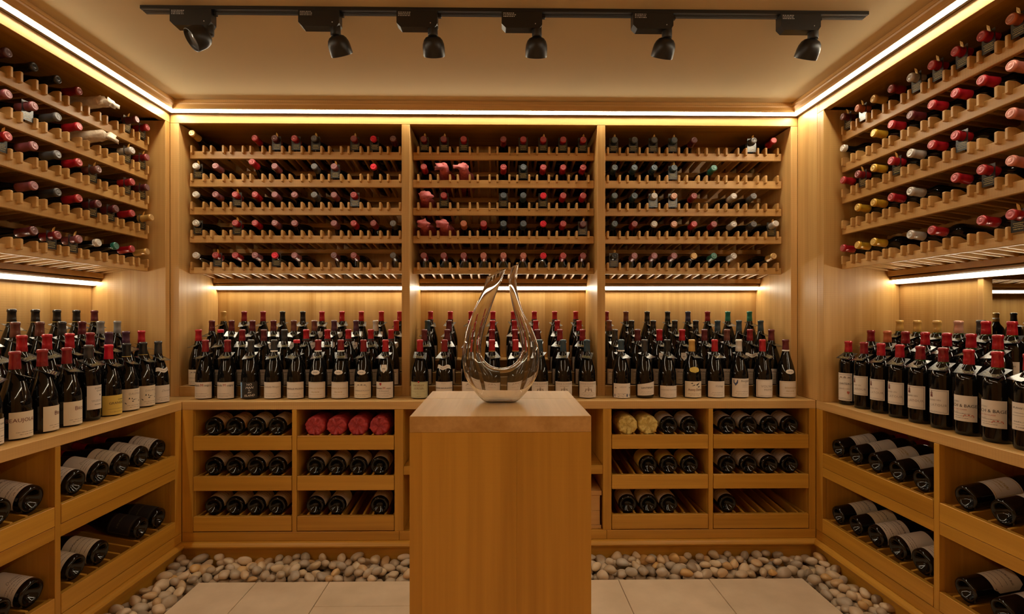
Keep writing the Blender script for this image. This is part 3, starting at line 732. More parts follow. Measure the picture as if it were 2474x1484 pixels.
def tissue_bottle(fr, u, dtip, row, mat, label, group, seed, long=False):
    """bottle wrapped in twisted tissue paper, tuft at the neck end"""
    rnd = random.Random(seed); R = fr.R @ Matrix.Rotation(AX, 4, 'X')
    z = CZ+FT[row]+.026+.033; axis = R @ Vector((0, 0, 1)); tip = fr.w((u, dtip, z))
    o = bpy.data.objects.new('wrapped_bottle', None); COL.objects.link(o)
    o.matrix_world = Matrix.Translation(tip-axis*.300) @ R; tag(o, label, 'bottle', group)
    link('glass_body', body_me('burg'), o)
    ph = [rnd.uniform(0, 6.28) for _ in range(4)]
    jit = lambda a, zz: 1+.05*math.sin(5*a+ph[0]+zz*40)+.04*math.sin(9*a+ph[1]-zz*70)+.03*math.sin(14*a+ph[2])
    pr = [(0, -.002), (.03, -.002), (.047, .006), (.048, .12), (.043, .15), (.034, .18), (.026, .21), (.0235, .24), (.0225, .27), (.0215, .29), (.020, .302), (.012, .306), (0, .307)]
    mb = MB().lathe(pr, 36, True, jit); link('tissue_wrap', mb.mesh('tissue_wrap'), o, mat)
    # tuft of crumpled paper
    vs = []; n = 14; m = 7; ang = rnd.uniform(-.9, .9); ln = .075 if long else .052
    for j in range(m+1):
        tt = j/m
        for i in range(n):
            a = 2*PI*i/n; r = (.022-.008*math.sin(PI*tt)+.010*tt*tt)*(1+.28*math.sin(3*a+ph[1]+tt*4)+.18*math.sin(7*a+ph[3]-tt*5))
            bx = math.sin(ang)*tt*ln*.55; by = -tt*ln*.18
            vs.append((bx+r*math.cos(a), by+r*math.sin(a)*(1-.45*tt), .285+tt*ln*.62))
    fs = [(j*n+i, j*n+(i+1) % n, (j+1)*n+(i+1) % n, (j+1)*n+i) for j in range(m) for i in range(n)]+[tuple(range(m*n, m*n+n))]
    link('paper_tuft', MB().add(vs, fs, smooth=True).mesh('paper_tuft'), o, mat)

ROWN = ['top', 'second', 'third', 'fourth', 'bottom']
def fill_rack(fr, us, dtip, spec, where, group, order='from left'):
    for row, line in enumerate(spec):
        for it in line:
            k, cap = it[0], it[1]; op = it[2] if len(it) > 2 else ''
            pos = '%s slot %s, %s tier, %s' % (ORD[k], order, ROWN[row], where)
            if cap == 'tissue': tissue_bottle(fr, us[k], dtip-.005, row, M['tissue_red'], 'red tissue wrapped bottle in '+pos, group, row*20+k)
            elif cap == 'tan': tissue_bottle(fr, us[k], dtip-.02, row, M['tissue_tan'], 'tan tissue wrapped bottle in '+pos, group, row*20+k, True)
            else: rack_bottle(fr, us[k], dtip, row, cap, op, '%s capped%s bottle in %s' % (CAPC[cap][1], ' tagged' if 'T' in op else '', pos), group)
r1 = [[(0, 'gold', 'H'), (3, 'red'), (4, 'maroon', 'T'), (5, 'red', 'T'), (6, 'dgrey', 'T'), (8, 'dred', 'T'), (9, 'bright', 'WT'), (10, 'maroon')],
      [(0, 'white', 'WT'), (1, 'rose'), (3, 'red', 'H'), (4, 'rose'), (6, 'grey'), (7, 'rose', 'T'), (9, 'bright', 'W')],
      [(0, 'white', 'W'), (1, 'rose'), (2, 'red', 'T'), (3, 'red'), (4, 'rose'), (5, 'rose', 'W'), (6, 'grey'), (7, 'rose'), (8, 'red', 'T')],
      [(0, 'white', 'WT'), (2, 'red', 'T'), (3, 'red'), (4, 'rose'), (5, 'rose', 'W'), (7, 'rose'), (8, 'red'), (9, 'dred'), (10, 'grey')],
      [(0, 'white', 'W'), (1, 'red', 'TL'), (2, 'red'), (3, 'rose'), (4, 'bright', 'WT'), (5, 'rose'), (7, 'maroon'), (8, 'dred', 'L'), (10, 'dgrey')]]
r2 = [[(0, 'dred', 'T'), (1, 'dred', 'T'), (2, 'red', 'T'), (4, 'dred'), (5, 'red', 'T'), (6, 'red', 'T'), (7, 'red', 'T'), (8, 'red', 'T')],
      [(0, 'red'), (1, 'tissue'), (2, 'tissue'), (4, 'red'), (5, 'blue', 'T'), (6, 'red'), (7, 'red'), (8, 'red')],
      [(0, 'tissue'), (1, 'red', 'T'), (4, 'blue', 'T'), (5, 'blue'), (6, 'bright', 'WT'), (7, 'red'), (8, 'red')],
      [(0, 'tissue'), (1, 'tissue'), (2, 'orange'), (3, 'red'), (4, 'blue'), (5, 'blue'), (6, 'bright', 'W'), (7, 'red'), (8, 'maroon', 'T')],
      [(0, 'dred'), (1, 'dred'), (2, 'dred'), (3, 'salmon'), (4, 'salmon'), (5, 'salmon'), (6, 'bright', 'W'), (7, 'red'), (8, 'dred')]]
r3 = [[(0, 'blue', 'T'), (1, 'dgrey', 'T'), (2, 'dgrey', 'T'), (3, 'blue', 'T'), (4, 'maroon'), (7, 'grey', 'T'), (8, 'red')],
      [(0, 'blue'), (1, 'blue'), (2, 'blue'), (3, 'blue', 'T'), (5, 'teal')],
      [(0, 'blue'), (1, 'blue'), (2, 'silver', 'T'), (3, 'copper', 'WT'), (4, 'dred'), (6, 'silver'), (7, 'grey')],
      [(0, 'blue'), (1, 'dred'), (2, 'silver', 'W'), (3, 'copper', 'W'), (4, 'red'), (5, 'dred'), (6, 'silver'), (7, 'dgrey'), (8, 'white', 'FT')],
      [(0, 'black', 'T'), (1, 'rose'), (2, 'rose'), (3, 'rose'), (4, 'gold', 'W'), (5, 'teal'), (6, 'silver'), (8, 'gold', 'L')]]
rl = [[(0, 'red', 'T'), (1, 'maroon', 'FT'), (3, 'tan'), (4, 'dred'), (5, 'black'), (6, 'black'), (7, 'purple')],
      [(0, 'dred', 'T'), (1, 'silver', 'T'), (3, 'tan'), (4, 'red'), (5, 'grey'), (6, 'rose', 'T'), (7, 'rose')],
      [(0, 'maroon', 'T'), (1, 'red', 'T'), (3, 'brown', 'T'), (4, 'red'), (5, 'grey'), (6, 'rose'), (7, 'red', 'T')],
      [(0, 'gold', 'FT'), (1, 'red'), (2, 'maroon', 'T'), (3, 'maroon', 'T'), (4, 'red'), (5, 'dgrey'), (6, 'rose'), (8, 'red')],
      [(0, 'gold'), (1, 'red'), (2, 'teal', 'W'), (3, 'white', 'W'), (4, 'rose', 'T'), (5, 'dred', 'T'), (6, 'maroon'), (8, 'red')]]
rr = [[(0, 'maroon', 'BT'), (1, 'orange', 'BT'), (2, 'gold', 'B'), (3, 'dred', 'B'), (4, 'silver', 'BT'), (5, 'red', 'BT'), (6, 'red', 'BT'), (7, 'red', 'BT'), (8, 'orange', 'BT')],
      [(0, 'white', 'BW'), (2, 'yellow', 'B'), (3, 'red', 'B'), (4, 'maroon', 'B'), (5, 'red', 'B'), (6, 'red', 'B'), (7, 'red', 'B'), (8, 'pink', 'B'), (9, 'red', 'B')],
      [(0, 'red', 'B'), (1, 'dred', 'BT'), (2, 'yellow', 'B'), (3, 'red', 'BT'), (4, 'silver', 'B'), (5, 'red', 'B'), (6, 'red', 'BT'), (8, 'pink', 'B'), (9, 'red', 'B')],
      [(1, 'yellow', 'B'), (2, 'yellow', 'B'), (3, 'red', 'B'), (4, 'silver', 'B'), (6, 'red', 'B'), (7, 'red', 'BT'), (8, 'pink', 'B')],
      [(0, 'red', 'B'), (1, 'yellow', 'B'), (2, 'yellow', 'B'), (4, 'silver', 'B'), (5, 'red', 'B'), (7, 'red', 'B'), (8, 'red', 'BT')]]
fill_rack(BACK, B1, 2.612, r1, 'left rack bay', 'bottles lying in the back left rack bay')
fill_rack(BACK, B2, 2.612, r2, 'middle rack bay', 'bottles lying in the back middle rack bay')
fill_rack(BACK, B3, 2.612, r3, 'right rack bay', 'bottles lying in the back right rack bay')
fill_rack(LEFT, SL, -XL+.052, rl, 'left wall rack', 'bottles lying in the left wall rack', 'from corner')
fill_rack(RIGHT, SR, XR+.050, rr, 'right wall rack', 'bottles lying in the right wall rack', 'from corner')

# ------------------------------------------------------------------ standing bottles on the back counter
ROWD = [2.512, 2.605, 2.695, 2.795]; ROWZ = [CT, CT+RH[0], CT+RH[1], CT+RH[2]]; RSC = [.955, .94, .90, .875]
RN = ['front row', 'second row', 'third row', 'rear row']
def px_row(org, scale, pts): return [org+p/scale for p in pts]
def stand_row(bay, row, pxs, specs, bayname):
    y = ROWD[row]
    for k, (px, sp) in enumerate(zip(pxs, specs)):
        sp = dict(sp); cap = sp.pop('cap'); sx = X_at(px, y)
        b_ = BAYS[bay]; rr_ = .0455*RSC[row]+.002
        sx = min(max(sx, b_[0]+rr_ if row else -1.55), b_[1]-rr_ if row else 1.47)
        lab_ = '%s capped %s bottle standing %s from left, %s, %s bay' % (CAPC[cap][1], sp.pop('d', 'dark wine'), ORD[k], RN[row], bayname)
        bottle('burg', cap, (sx, y, ROWZ[row]+.0005), Matrix.Rotation(random.uniform(-.12, .12) if row else 0, 4, 'Z'), lab_, 'wine bottles standing in the back %s bay' % bayname,
               wtag=sp.pop('wtag', 'stand'), scale=RSC[row], tagyaw=random.choice((-.5, -.3, .35, .1)) if bay < 2 else random.choice((.5, .7, .3)), **sp)
def S(s, **k):
    return [dict(cap=c, **k) for c in s.split()]
wb = ('ink_white', .2365, .2435); kb = ('ink', .2375, .2475); gb = ('ink_gold', .2375, .2405)
stand_row(0, 0, px_row(430, 4.34, [288, 520, 765, 1008, 1245, 1470, 1708, 1946, 2176]), [
 dict(cap='dred', des='redm', d='cream label'), dict(cap='dred', des='redm', d='cream label'), dict(cap='dgrey', des='island', d='black and blue label'),
 dict(cap='dgrey', des='script', d='script label', band=wb), dict(cap='bright', capkind='wax', des='chamb', d='wax topped'), dict(cap='dred', des='chambgold', neck='oval', band=wb, d='gold lettered'),
 dict(cap='dred', des='chambgold', neck='oval', band=wb, d='gold lettered'), dict(cap='dred', des='chateau', neck='oval', d='chateau label'), dict(cap='red', des='crestm', neck='shield', d='crest label')], 'left')
stand_row(0, 1, px_row(430, 4.34, [215, 448, 673, 900, 1117, 1345, 1567, 1787, 2022, 2235]), [dict(cap='red', des='chateau'), dict(cap='bright', capkind='wax')]+S('dred maroon dgrey')+S('red red red red red', band=kb), 'left')
stand_row(0, 2, px_row(430, 4.34, [357, 562, 782, 1002, 1215, 1430, 1638, 1868, 2073, 2290]), S('maroon maroon maroon maroon brown brown purple purple white red', neck='shield'), 'left')
stand_row(0, 3, px_row(430, 4.34, [478, 695, 893, 1097, 1310, 1510, 1720, 1923, 2133, 2325]), S('gold dred dred black black')+S('red red red red red', neck='shield'), 'left')
stand_row(1, 0, px_row(960, 3.71, [203, 423, 655, 848, 1060, 1275, 1487, 1700]), [dict(cap='red', des='faiveley', d='green cream label'), dict(cap='dred', des='grandb', neck='wavy', d='white label'),
 dict(cap='red', des='chat2', d='chateau label'), dict(cap='red', des='chat2', d='chateau label', band=gb), dict(cap='red', des='chat2', d='chateau label', band=gb), dict(cap='blue', des='vosne', d='crest label'), dict(cap='blue', des='vosne', d='crest label'), dict(cap='blue', des='vosne', d='crest label')], 'middle')
stand_row(1, 1, px_row(960, 3.71, [242, 447, 645, 848, 1055, 1255, 1457, 1660]), S('maroon maroon dred dred dred maroon dred dred'), 'middle')
stand_row(1, 2, px_row(960, 3.71, [270, 463, 658, 853, 1050, 1240, 1434, 1630]), S('blue maroon red red red red red red'), 'middle')
stand_row(1, 3, px_row(960, 3.71, [297, 475, 660, 857, 1040, 1228, 1410, 1600]), S('red red red red red red red red', band=kb), 'middle')
stand_row(2, 0, px_row(1440, 4.638, [280, 545, 797, 1073, 1330, 1600, 1865, 2125]), [dict(cap='blue', des='bluefoot', band=wb, d='blue footed label', lz=(.003, .076, 1.15)), dict(cap='dgrey', des='santenay', skew=.018, d='slanted label', lz=(.016, .078, 1.15)),
 dict(cap='black', des='chassagne', d='plate label', lz=(.004, .064, 1.15)), dict(cap='gold', des='auxey', neck='yoval', d='bird label'), dict(cap='red', des='volnay', d='script label'), dict(cap='white', des='blueshield', d='blue shield label', lz=(.006, .100, 1.2)),
 dict(cap='red', des='volnayf', d='bordered label', lz=(.005, .094, 1.15)), dict(cap='maroon', des='goldtext', neck='oval', band=wb, wtag=None, d='gold lettered')], 'right')
stand_row(2, 1, px_row(1440, 4.638, [210, 465, 710, 965, 1215, 1467, 1725, 1965]), [dict(cap='dgrey'), dict(cap='maroon'), dict(cap='red', neck='shield'), dict(cap='red', neck='shield'), dict(cap='maroon'), dict(cap='brown'), dict(cap='dred', neck='wavy'), dict(cap='maroon')], 'right')
stand_row(2, 2, px_row(1440, 4.638, [145, 397, 640, 882, 1117, 1362, 1602, 1845]), [dict(cap='brown')]+S('black black black black', capkind='short')+S('blue blue blue'), 'right')
stand_row(2, 3, px_row(1440, 4.638, [115, 335, 573, 802, 1030, 1250, 1477, 1720]), S('dred brown black black navy dred teal teal'), 'right')

# ------------------------------------------------------------------ left counter
LX = [1.575, 1.672, 1.765, 1.862]
lrows = [
 [dict(cap='dgrey', des='wscript', neck='wavy', d='white label'), dict(cap='black', des='daumas', band=gb, d='landscape label', lz=(.006, .098, 1.1)), dict(cap='black', des='daumas', band=gb, d='landscape label', lz=(.006, .098, 1.1)), dict(cap='bright', des='grange', d='yellow label'),
  dict(cap='dgrey', des='gauby', t='bord', d='tall white label', lz=(.045, .140, 1.0)), dict(cap='dred', des='broui', d='cream label', lz=(.006, .094, 1.1)), dict(cap='dred', des='broui', d='cream label', lz=(.006, .094, 1.1)), dict(cap='dred', des='jolais', d='cream label', lz=(.006, .094, 1.1)), dict(cap='dred')],
 S('red purple purple dred red red red red'), S('lgrey lgrey maroon dgrey brown brown brown'), [dict(cap='maroon', band=gb)]+S('black black black black black', band=('ink_gold', .2375, .246))]
for row, specs in enumerate(lrows):
    for k, sp in enumerate(specs):
        sp = dict(sp); cap = sp.pop('cap'); t = sp.pop('t', 'burg'); y = (2.39-.1*k) if row == 0 else ((2.42-.1*k) if row == 1 else (2.395-.1*k) if row == 2 else 2.385-.1*k)
        lab_ = '%s capped %s bottle standing %s from corner, %s, left counter' % (CAPC[cap][1], sp.pop('d', 'dark wine'), ORD[k], RN[row])
        bottle(t, cap, (-LX[row], y, ROWZ[row]+.0005), Matrix.Rotation(PI/2+((-.25, -.2, -.2, -.25, -.05, .02, .30, -.05, 0)[k] if row == 0 else 0), 4, 'Z'), lab_, 'wine bottles standing on the left counter', wtag='stand', scale=RSC[row], tagyaw=random.uniform(-.3, .5), **sp)

# ------------------------------------------------------------------ right counter (claret bottles)
rrow0 = [dict(cap='red', des='montrose', d='chateau label', lz=(.020, .150, 1.1)), dict(cap='dred', des='tower', d='tower label')]+[dict(cap=c, des='tower', d='tower label', lz=(.056, .146, 1.0)) for c in ('red', 'red', 'dred', 'dred')]+[dict(cap='red', des='bages', d='coral printed label', lz=(.050, .140, 1.15)), dict(cap='red', des='bages', d='coral printed label', lz=(.050, .140, 1.15)), dict(cap='red', d='white label')]
def rb(cap, X, Y, z, lab_, sc=.95, **sp):
    bottle('bord', cap, (X, Y, z), Matrix.Rotation(-PI/2+.25, 4, 'Z'), lab_, 'claret bottles standing on the right counter', wtag='stand', scale=sc, tagyaw=random.uniform(-.4, .4), **sp)
for k, sp in enumerate(rrow0):
    sp = dict(sp); cap = sp.pop('cap')
    rb(cap, 1.578, 2.300-.0993*k, CT+.0005, '%s capped claret, %s, %s from corner, front row, right counter' % (CAPC[cap][1], sp.pop('d'), ORD[k]), greenneck=k in (0, 4, 5, 7), **sp)
for k, cap in enumerate('dred orange dred red red red red'.split()):
    rb(cap, 1.678, 2.296-.0985*k, CT+RH[0]+.0005, '%s capped claret bottle standing %s from corner, second row, right counter' % (CAPC[cap][1], ORD[k]), .94, greenneck=k > 4)
for k, (cap, y) in enumerate(zip('gold gold gold copper red red'.split(), [2.240, 2.145, 2.047, 1.949, 1.838, 1.743])):
    rb(cap, 1.765, y, CT+RH[1]+.0005, '%s capped claret bottle standing %s from corner, third row, right counter' % (CAPC[cap][1], ORD[k]), .90, greenneck=True)
rb('navy', 1.808, 1.998, CT+RH[1]+.0005, 'navy capped bottle standing behind the copper capped claret', .90)
rb('dgrey', 1.806, 1.900, CT+RH[1]+.0005, 'charcoal capped bottle standing against the panel beside the alcove opening', .91)
for k, cap in enumerate(('gold', 'black', 'grey')):
    bottle('bord', cap, (X_at((2406, 2449, 2492)[k], 3.12), 3.12, CT+RH[1]+.0005), I4, '%s capped bottle standing in the alcove beyond the right wall' % CAPC[cap][1], 'bottles in the alcove', wtag='stand' if k else None, scale=1.03, band=('ink_white', .262, .272) if k == 0 else None)

# ------------------------------------------------------------------ base cabinets
H = lambda h: CZ-h
TR3 = [(.5586, .624), (.7467, .8130), (.9335, 1.0015)]
slat2 = {}
def tray(T, fr, u0, u1, dface, ztop, zbot, centres, depth=.42, idx=0, up=0.0):
    b0 = T.b; g = .002
    mb = MB()
    cu = lambda u: u-b0[0]; cd = lambda d: d-b0[1]; cz = lambda z: z-b0[2]
    mb.box(cu(u0+g), cu(u1-g), cd(dface-.001), cd(dface+.018), cz(zbot), cz(ztop), .0015)
    o = T.mb('tray', mb, WD['X'])
    s = T.box('tray_bottom', u0+g, u1-g, dface+.0185, dface+depth, zbot+.008, zbot+.018, WD['Y'], 0, parent=o)
    for a in (u0+g, u1-g-.012): T.box('tray_side', a, a+.012, dface+.0185, dface+depth, zbot+.0185, ztop-.004, WD['Y'], .001, parent=o)
    for c in centres:
        for q in (-1, 1):
            u = c+q*.030
            if u0+.02 < u < u1-.02:
                key = (fr.rz, round(depth, 2))
                if key not in slat2:
                    me = MB().box(-.005, .005, 0, depth-.03, -.034, .001, .001).mesh('tray_slat'); me.materials.append(WD['Y']); slat2[key] = me
                link('tray_slat', slat2[key], o, None, (cu(u), cd(dface+.020), cz(ztop)), (up, 0, 0))
    return o
def low_bottle(t, fr, u, d, ztop, label, group, mat='lab_aged', cap='red', roll=0.0, lz=None, shape=None, scale=1.0, neckup=0.0, des=None):
    R = fr.R @ Matrix.Rotation(-PI/2+neckup, 4, 'X')
    r = (.0455 if t == 'burg' else .0392)*scale; zc = ztop+.003+math.sqrt(max(1e-6, r*r-.025**2))
    bottle(t, cap, fr.w((u, d, zc)), R, label, group, mat=mat, roll=roll, scale=scale, lz=lz or ((.020, .118, 1.75) if t == 'burg' else (.060, .150, 1.25)), shape=shape, des=des)
def wrapped_low(fr, u, d, ztop, mat, label, group, seed):
    rnd = random.Random(seed); R = fr.R @ Matrix.Rotation(-PI/2, 4, 'X'); zc = ztop+.040
    o = bpy.data.objects.new('wrapped_bottle', None); COL.objects.link(o)
    o.matrix_world = Matrix.Translation(fr.w((u, d, zc))) @ R; tag(o, label, 'bottle', group)
    link('glass_body', body_me('burg'), o, loc=(0, 0, .018), rot=None).scale = (.93, .93, .95)
    ph = [rnd.uniform(0, 6.28) for _ in range(4)]
    def jit(a, z):
        k = 1.0 if z < .012 else .18
        return 1+k*(.06*math.sin(6*a+ph[0]+z*500)+.06*math.sin(11*a+ph[1]-z*700)+.04*math.sin(19*a+ph[2]))*(1 if z > -.02 else 1)
    pr = [(0, .016), (.005, .004), (.010, .010), (.015, .001), (.021, .007), (.027, .0), (.033, .005), (.038, .0), (.043, .004), (.0462, .012), (.0468, .03), (.0468, .12), (.043, .15), (.034, .18), (.026, .21), (.020, .25), (.018, .30), (0, .302)]
    link('paper_wrap', MB().lathe(pr, 56, True, jit).mesh('paper_wrap'), o, mat)
T = Thing('base_cabinet', 'oak base cabinet under the back counter with six bottle trays and centre shelves', 'cabinet', BACK, (0, YL, 0))
xs = [X_at(p, YL) for p in (443, 466, 705.3, 716.8, 953, 974.5, 1457, 1477.6, 1712, 1723, 1955, 1976)]
xs[0] = XLL; xs[-1] = XRR
ZT, ZB = CT-.0385, H(1.0057)
for a, b2 in ((0, 1), (2, 3), (4, 5), (6, 7), (8, 9), (10, 11)):
    T.box('stile', xs[a]+.0004, xs[b2]-.0004, YL, YL+.022, ZB+.0002, ZT, WD['Z'])
    m_ = (xs[a]+xs[b2])/2; lo = xs[a] if b2-a and a in (2, 8) else (xs[b2]-.02 if a in (0, 6) else xs[a]); 
    T.box('side_panel', xs[a]+.0005, xs[b2]-.0005, YL+.0225, 2.90, ZB+.0002, ZT, WD['Z'])
for n_, (a, b2) in enumerate(((XLL, X_at(964, YL)), (X_at(964, YL)+.0004, X_at(1466, YL)), (X_at(1466, YL)+.0004, XRR))):
    T.box('bottom_rail', a+.0004, b2-.0004, YL, YL+.022, .0985, ZB-.0002, WD['X'])
T.box('bottom_panel', XLL, XRR, YL+.0225, 2.90, ZB-.018, ZB-.0004, WD['X'])
T.box('back_panel', XLL, XRR, 2.9005, 2.915, .10, ZT, WD['Z'])
T.box('shelf', xs[5]+.001, xs[6]-.001, YL+.001, 2.90, Z_at(1146, .4, YL), Z_at(1125.5, .4, YL), WD['X'])
bx = {}
bx['A'] = [X_at(430+p/2.779, 2.435) for p in (234, 376, 518, 661)]
bx['B'] = [X_at(430+p/2.779, 2.435) for p in (917, 1062, 1206, 1351)]
bx['C'] = [X_at(1420+p/2.779, 2.435) for p in (271, 409, 548, 688)]
bx['D'] = [X_at(1420+p/2.779, 2.435) for p in (942, 1085, 1226, 1362)]
spans = {'A': (xs[1], xs[2]), 'B': (xs[3], xs[4]), 'C': (xs[7], xs[8]), 'D': (xs[9], xs[10])}
for k in 'ABCD':
    for i, (ht, hb) in enumerate(TR3): tray(T, BACK, spans[k][0], spans[k][1], YL, H(ht), H(hb), bx[k], up=math.radians(5))
colw = {'A': 'far left tray stack', 'B': 'left inner tray stack', 'C': 'right inner tray stack', 'D': 'far right tray stack'}
fillc = {'A': [['tan', 'tan', 'aged', 'aged'], ['aged']*4, ['aged']*4], 'B': [['R']*4, ['aged']*4, ['plain', 'plain', None, 'aged']],
         'C': [['Y', 'Y', 'plain', 'plain'], [None, 'yellow', 'yellow', 'yellow'], ['cream', 'cream', 'cream', None]], 'D': [['rows']*4, ['rows']*4, ['cream', None, None, None]]}
LN = {'tan': 'tan', 'aged': 'aged beige', 'plain': 'white', 'yellow': 'yellow', 'cream': 'cream', 'rows': 'printed white'}
TN = ['top', 'middle', 'bottom']
for k, rows in fillc.items():
    for i, row in enumerate(rows):
        for j, m_ in enumerate(row):
            if m_ is None: continue
            gp = 'bottles lying in the back base cabinet trays'; pos = '%s from left, %s tray, %s' % (ORD[j], TN[i], colw[k])
            u = bx[k][j]; zt = H(TR3[i][0])
            if m_ == 'R': wrapped_low(BACK, u, 2.435, zt, M['wrap_red'], 'red paper wrapped bottle lying '+pos, gp, i*10+j)
            elif m_ == 'Y': wrapped_low(BACK, u, 2.435, zt, M['wrap_yellow'], 'yellow cellophane wrapped bottle lying '+pos, gp, i*10+j+50)
            else: low_bottle('burg', BACK, u, 2.437, zt, '%s labelled dark bottle lying %s' % (LN[m_], pos), gp, 'lab_'+m_, roll=random.uniform(-.25, .25), scale=.94, neckup=math.radians(5), cap=random.choice(['red', 'dred', 'maroon']))
# wooden crate behind the pedestal, right of centre
cx0, cx1 = .10, X_at(1452, YL+.02); cz0, cz1 = Z_at(1279, .45, 2.43), Z_at(1185, .45, 2.43)
T = Thing('wine_crate', 'pine wine crate on the cabinet floor behind the right edge of the pedestal', 'crate', BACK, ((cx0+cx1)/2, YL+.012, ZB+.0002))
zz = ZB+.0006; hh_ = (cz1-zz)
T.box('lid', cx0, cx1+.002, YL+.012, YL+.30, zz+hh_*.88, zz+hh_, M['crate'])
for a, b2 in ((.10, .47), (.475, .877)): T.box('front_board', cx0, cx1-.006, YL+.016, YL+.026, zz+hh_*a, zz+hh_*b2, M['crate'])
T.box('foot_board', cx0, cx1, YL+.013, YL+.30, zz, zz+hh_*.095, M['crate'])
T.box('side_board', cx1-.016, cx1-.006, YL+.0265, YL+.29, zz+hh_*.1, zz+hh_*.875, WD['Y']); T.box('side_board', cx0, cx0+.01, YL+.0265, YL+.29, zz+hh_*.1, zz+hh_*.875, WD['Y'])

def side_cabinet(label, fr, u_corner, sgn, dface, div):
    """sgn: direction of u away from the corner; div = positions of divider centre"""
    T = Thing('base_cabinet', label, 'cabinet', fr, (u_corner+sgn*.6, dface, 0))
    uc = u_corner; ue = u_corner+sgn*1.30
    z1 = H(.743); z0 = H(.7005)
    def B(name, a, b2, *r, **k): return T.box(name, min(a, b2), max(a, b2), *r, **k)
    B('stile', uc, uc+sgn*.047, dface, dface+.022, ZB+.0002, ZT, WD['Z']); B('side_panel', uc+sgn*.02, uc+sgn*.047, dface+.0225, dface+.45, ZB+.0002, ZT, WD['Z'])
    for dv in div:
        B('stile', dv-sgn*.011, dv+sgn*.011, dface, dface+.022, ZB+.0002, ZT, WD['Z']); B('side_panel', dv-sgn*.010, dv+sgn*.010, dface+.0225, dface+.45, ZB+.0002, ZT, WD['Z'])
    B('bottom_rail', uc, ue, dface, dface+.022, .0985, ZB-.0002, WD['X'])
    B('bottom_panel', uc, ue, dface+.0225, dface+.45, ZB-.018, ZB-.0004, WD['X']); B('back_panel', uc, ue, dface+.4505, dface+.465, .10, ZT, WD['Z'])
    edges = [uc+sgn*.047]+[e for dv in div for e in (dv-sgn*.011, dv+sgn*.011)]+[ue]
    bays = []
    for a, b2 in zip(edges[::2], edges[1::2]):
        B('shelf_rail', a+sgn*.0004, b2-sgn*.0004, dface+.001, dface+.45, z1, z0, WD['X']); bays.append((min(a, b2), max(a, b2)))
    return T, bays
TR2 = [(.634, .6985), (.937, 1.003)]
Tl, lb = side_cabinet('oak base cabinet along the left wall with sloping views of bottle trays', LEFT, YL-.001, -1, -XLL, [1.740, 1.08])
Tl.o['label'] = 'oak base cabinet along the left wall with pull out bottle trays'
Tr, rbay = side_cabinet('oak base cabinet along the right wall with pull out bottle trays', RIGHT, -YL+.001, 1, XRR, [-1.740, -1.08])
lu = [2.300-.112*k for k in range(5)]; lu2 = [1.679-.112*k for k in range(5)]
ru = [-(2.300-.115*k) for k in range(5)]; ru2 = [-(1.665-.125*k) for k in range(5)]
for T_, fr, bys, c1, c2, df in ((Tl, LEFT, lb, lu, lu2, -XLL), (Tr, RIGHT, rbay, ru, ru2, XRR)):
    for (ht, hb) in TR2:
        tray(T_, fr, bys[0][0], bys[0][1], df, H(ht), H(hb), c1, up=math.radians(10)); tray(T_, fr, bys[1][0], bys[1][1], df, H(ht), H(hb), c2, up=math.radians(10))
def fl_(fr, us, df, hts, rows, side, bayn, group):
    for i, row in enumerate(rows):
        for j, sp in enumerate(row):
            if sp is None: continue
            sp = dict(sp); d_ = sp.pop('d')
            low_bottle(sp.pop('t', 'burg'), fr, us[j], df+.030, H(hts[i][0]), '%s lying %s from corner, %s tray, %s wall %s' % (d_, ORD[j], ('upper', 'lower')[i], side, bayn), group, neckup=math.radians(10), **sp)
aw = dict(d='dark bottle with white label', mat='lab_rows', roll=-.35, scale=.98)
fl_(LEFT, lu, -XLL, TR2, [[dict(aw), dict(aw), dict(d='bottle with gold sealed label', mat='lab_cream', roll=-.35, scale=.98), dict(d='bottle with script label', des='wscript', roll=-.35, scale=.98), dict(aw)],
   [dict(d='bottle with black label', mat='lab_dark', roll=-.35, scale=.98), dict(d='bottle with black label', mat='lab_dark', roll=-.35, scale=.98), None, dict(d='bottle with yellow cream label', mat='lab_cream', roll=-.4, scale=.98), dict(d='bottle with cream label', mat='lab_cream', roll=-.35, scale=.98)]], 'left', 'corner bay', 'bottles lying in the left wall cabinet')
fl_(LEFT, lu2, -XLL, TR2, [[dict(d='bottle with white label', mat='lab_rows', roll=-.35, scale=1.0), dict(aw), None, None], [dict(d='bottle with script label', des='wscript', roll=-.35, scale=1.0), dict(aw), None]], 'left', 'second bay', 'bottles lying in the left wall cabinet')
bw = dict(t='bord', scale=1.05, roll=.35)
fl_(RIGHT, ru, XRR, TR2, [[dict(bw, d='claret with bordered label', mat='lab_border', shape='octagon'), dict(bw, d='claret with white label', mat='lab_plain'), dict(bw, d='claret with gold seal label', mat='lab_gold'), dict(bw, d='claret with gold seal label', mat='lab_gold'), dict(bw, d='claret with white label', mat='lab_plain')],
   [dict(bw, d='claret with beige label', mat='lab_cream'), dict(bw, d='claret with aged label', mat='lab_aged'), dict(d='broad bottle with white label', mat='lab_rows', roll=.35, scale=.98), dict(d='broad bottle with plain label', mat='lab_plain', roll=.35, scale=1.0), dict(d='broad bottle with plain label', mat='lab_plain', roll=.35, scale=1.05)]], 'right', 'corner bay', 'bottles lying in the right wall cabinet')
fl_(RIGHT, ru2, XRR, TR2, [[dict(bw, d='claret with gold crest label', mat='lab_gold'), dict(bw, d='claret with white label', mat='lab_plain'), None], [dict(bw, d='claret with octagonal label', mat='lab_cream', shape='octagon'), dict(bw, d='claret with white label', mat='lab_plain'), None]], 'right', 'second bay', 'bottles lying in the right wall cabinet')

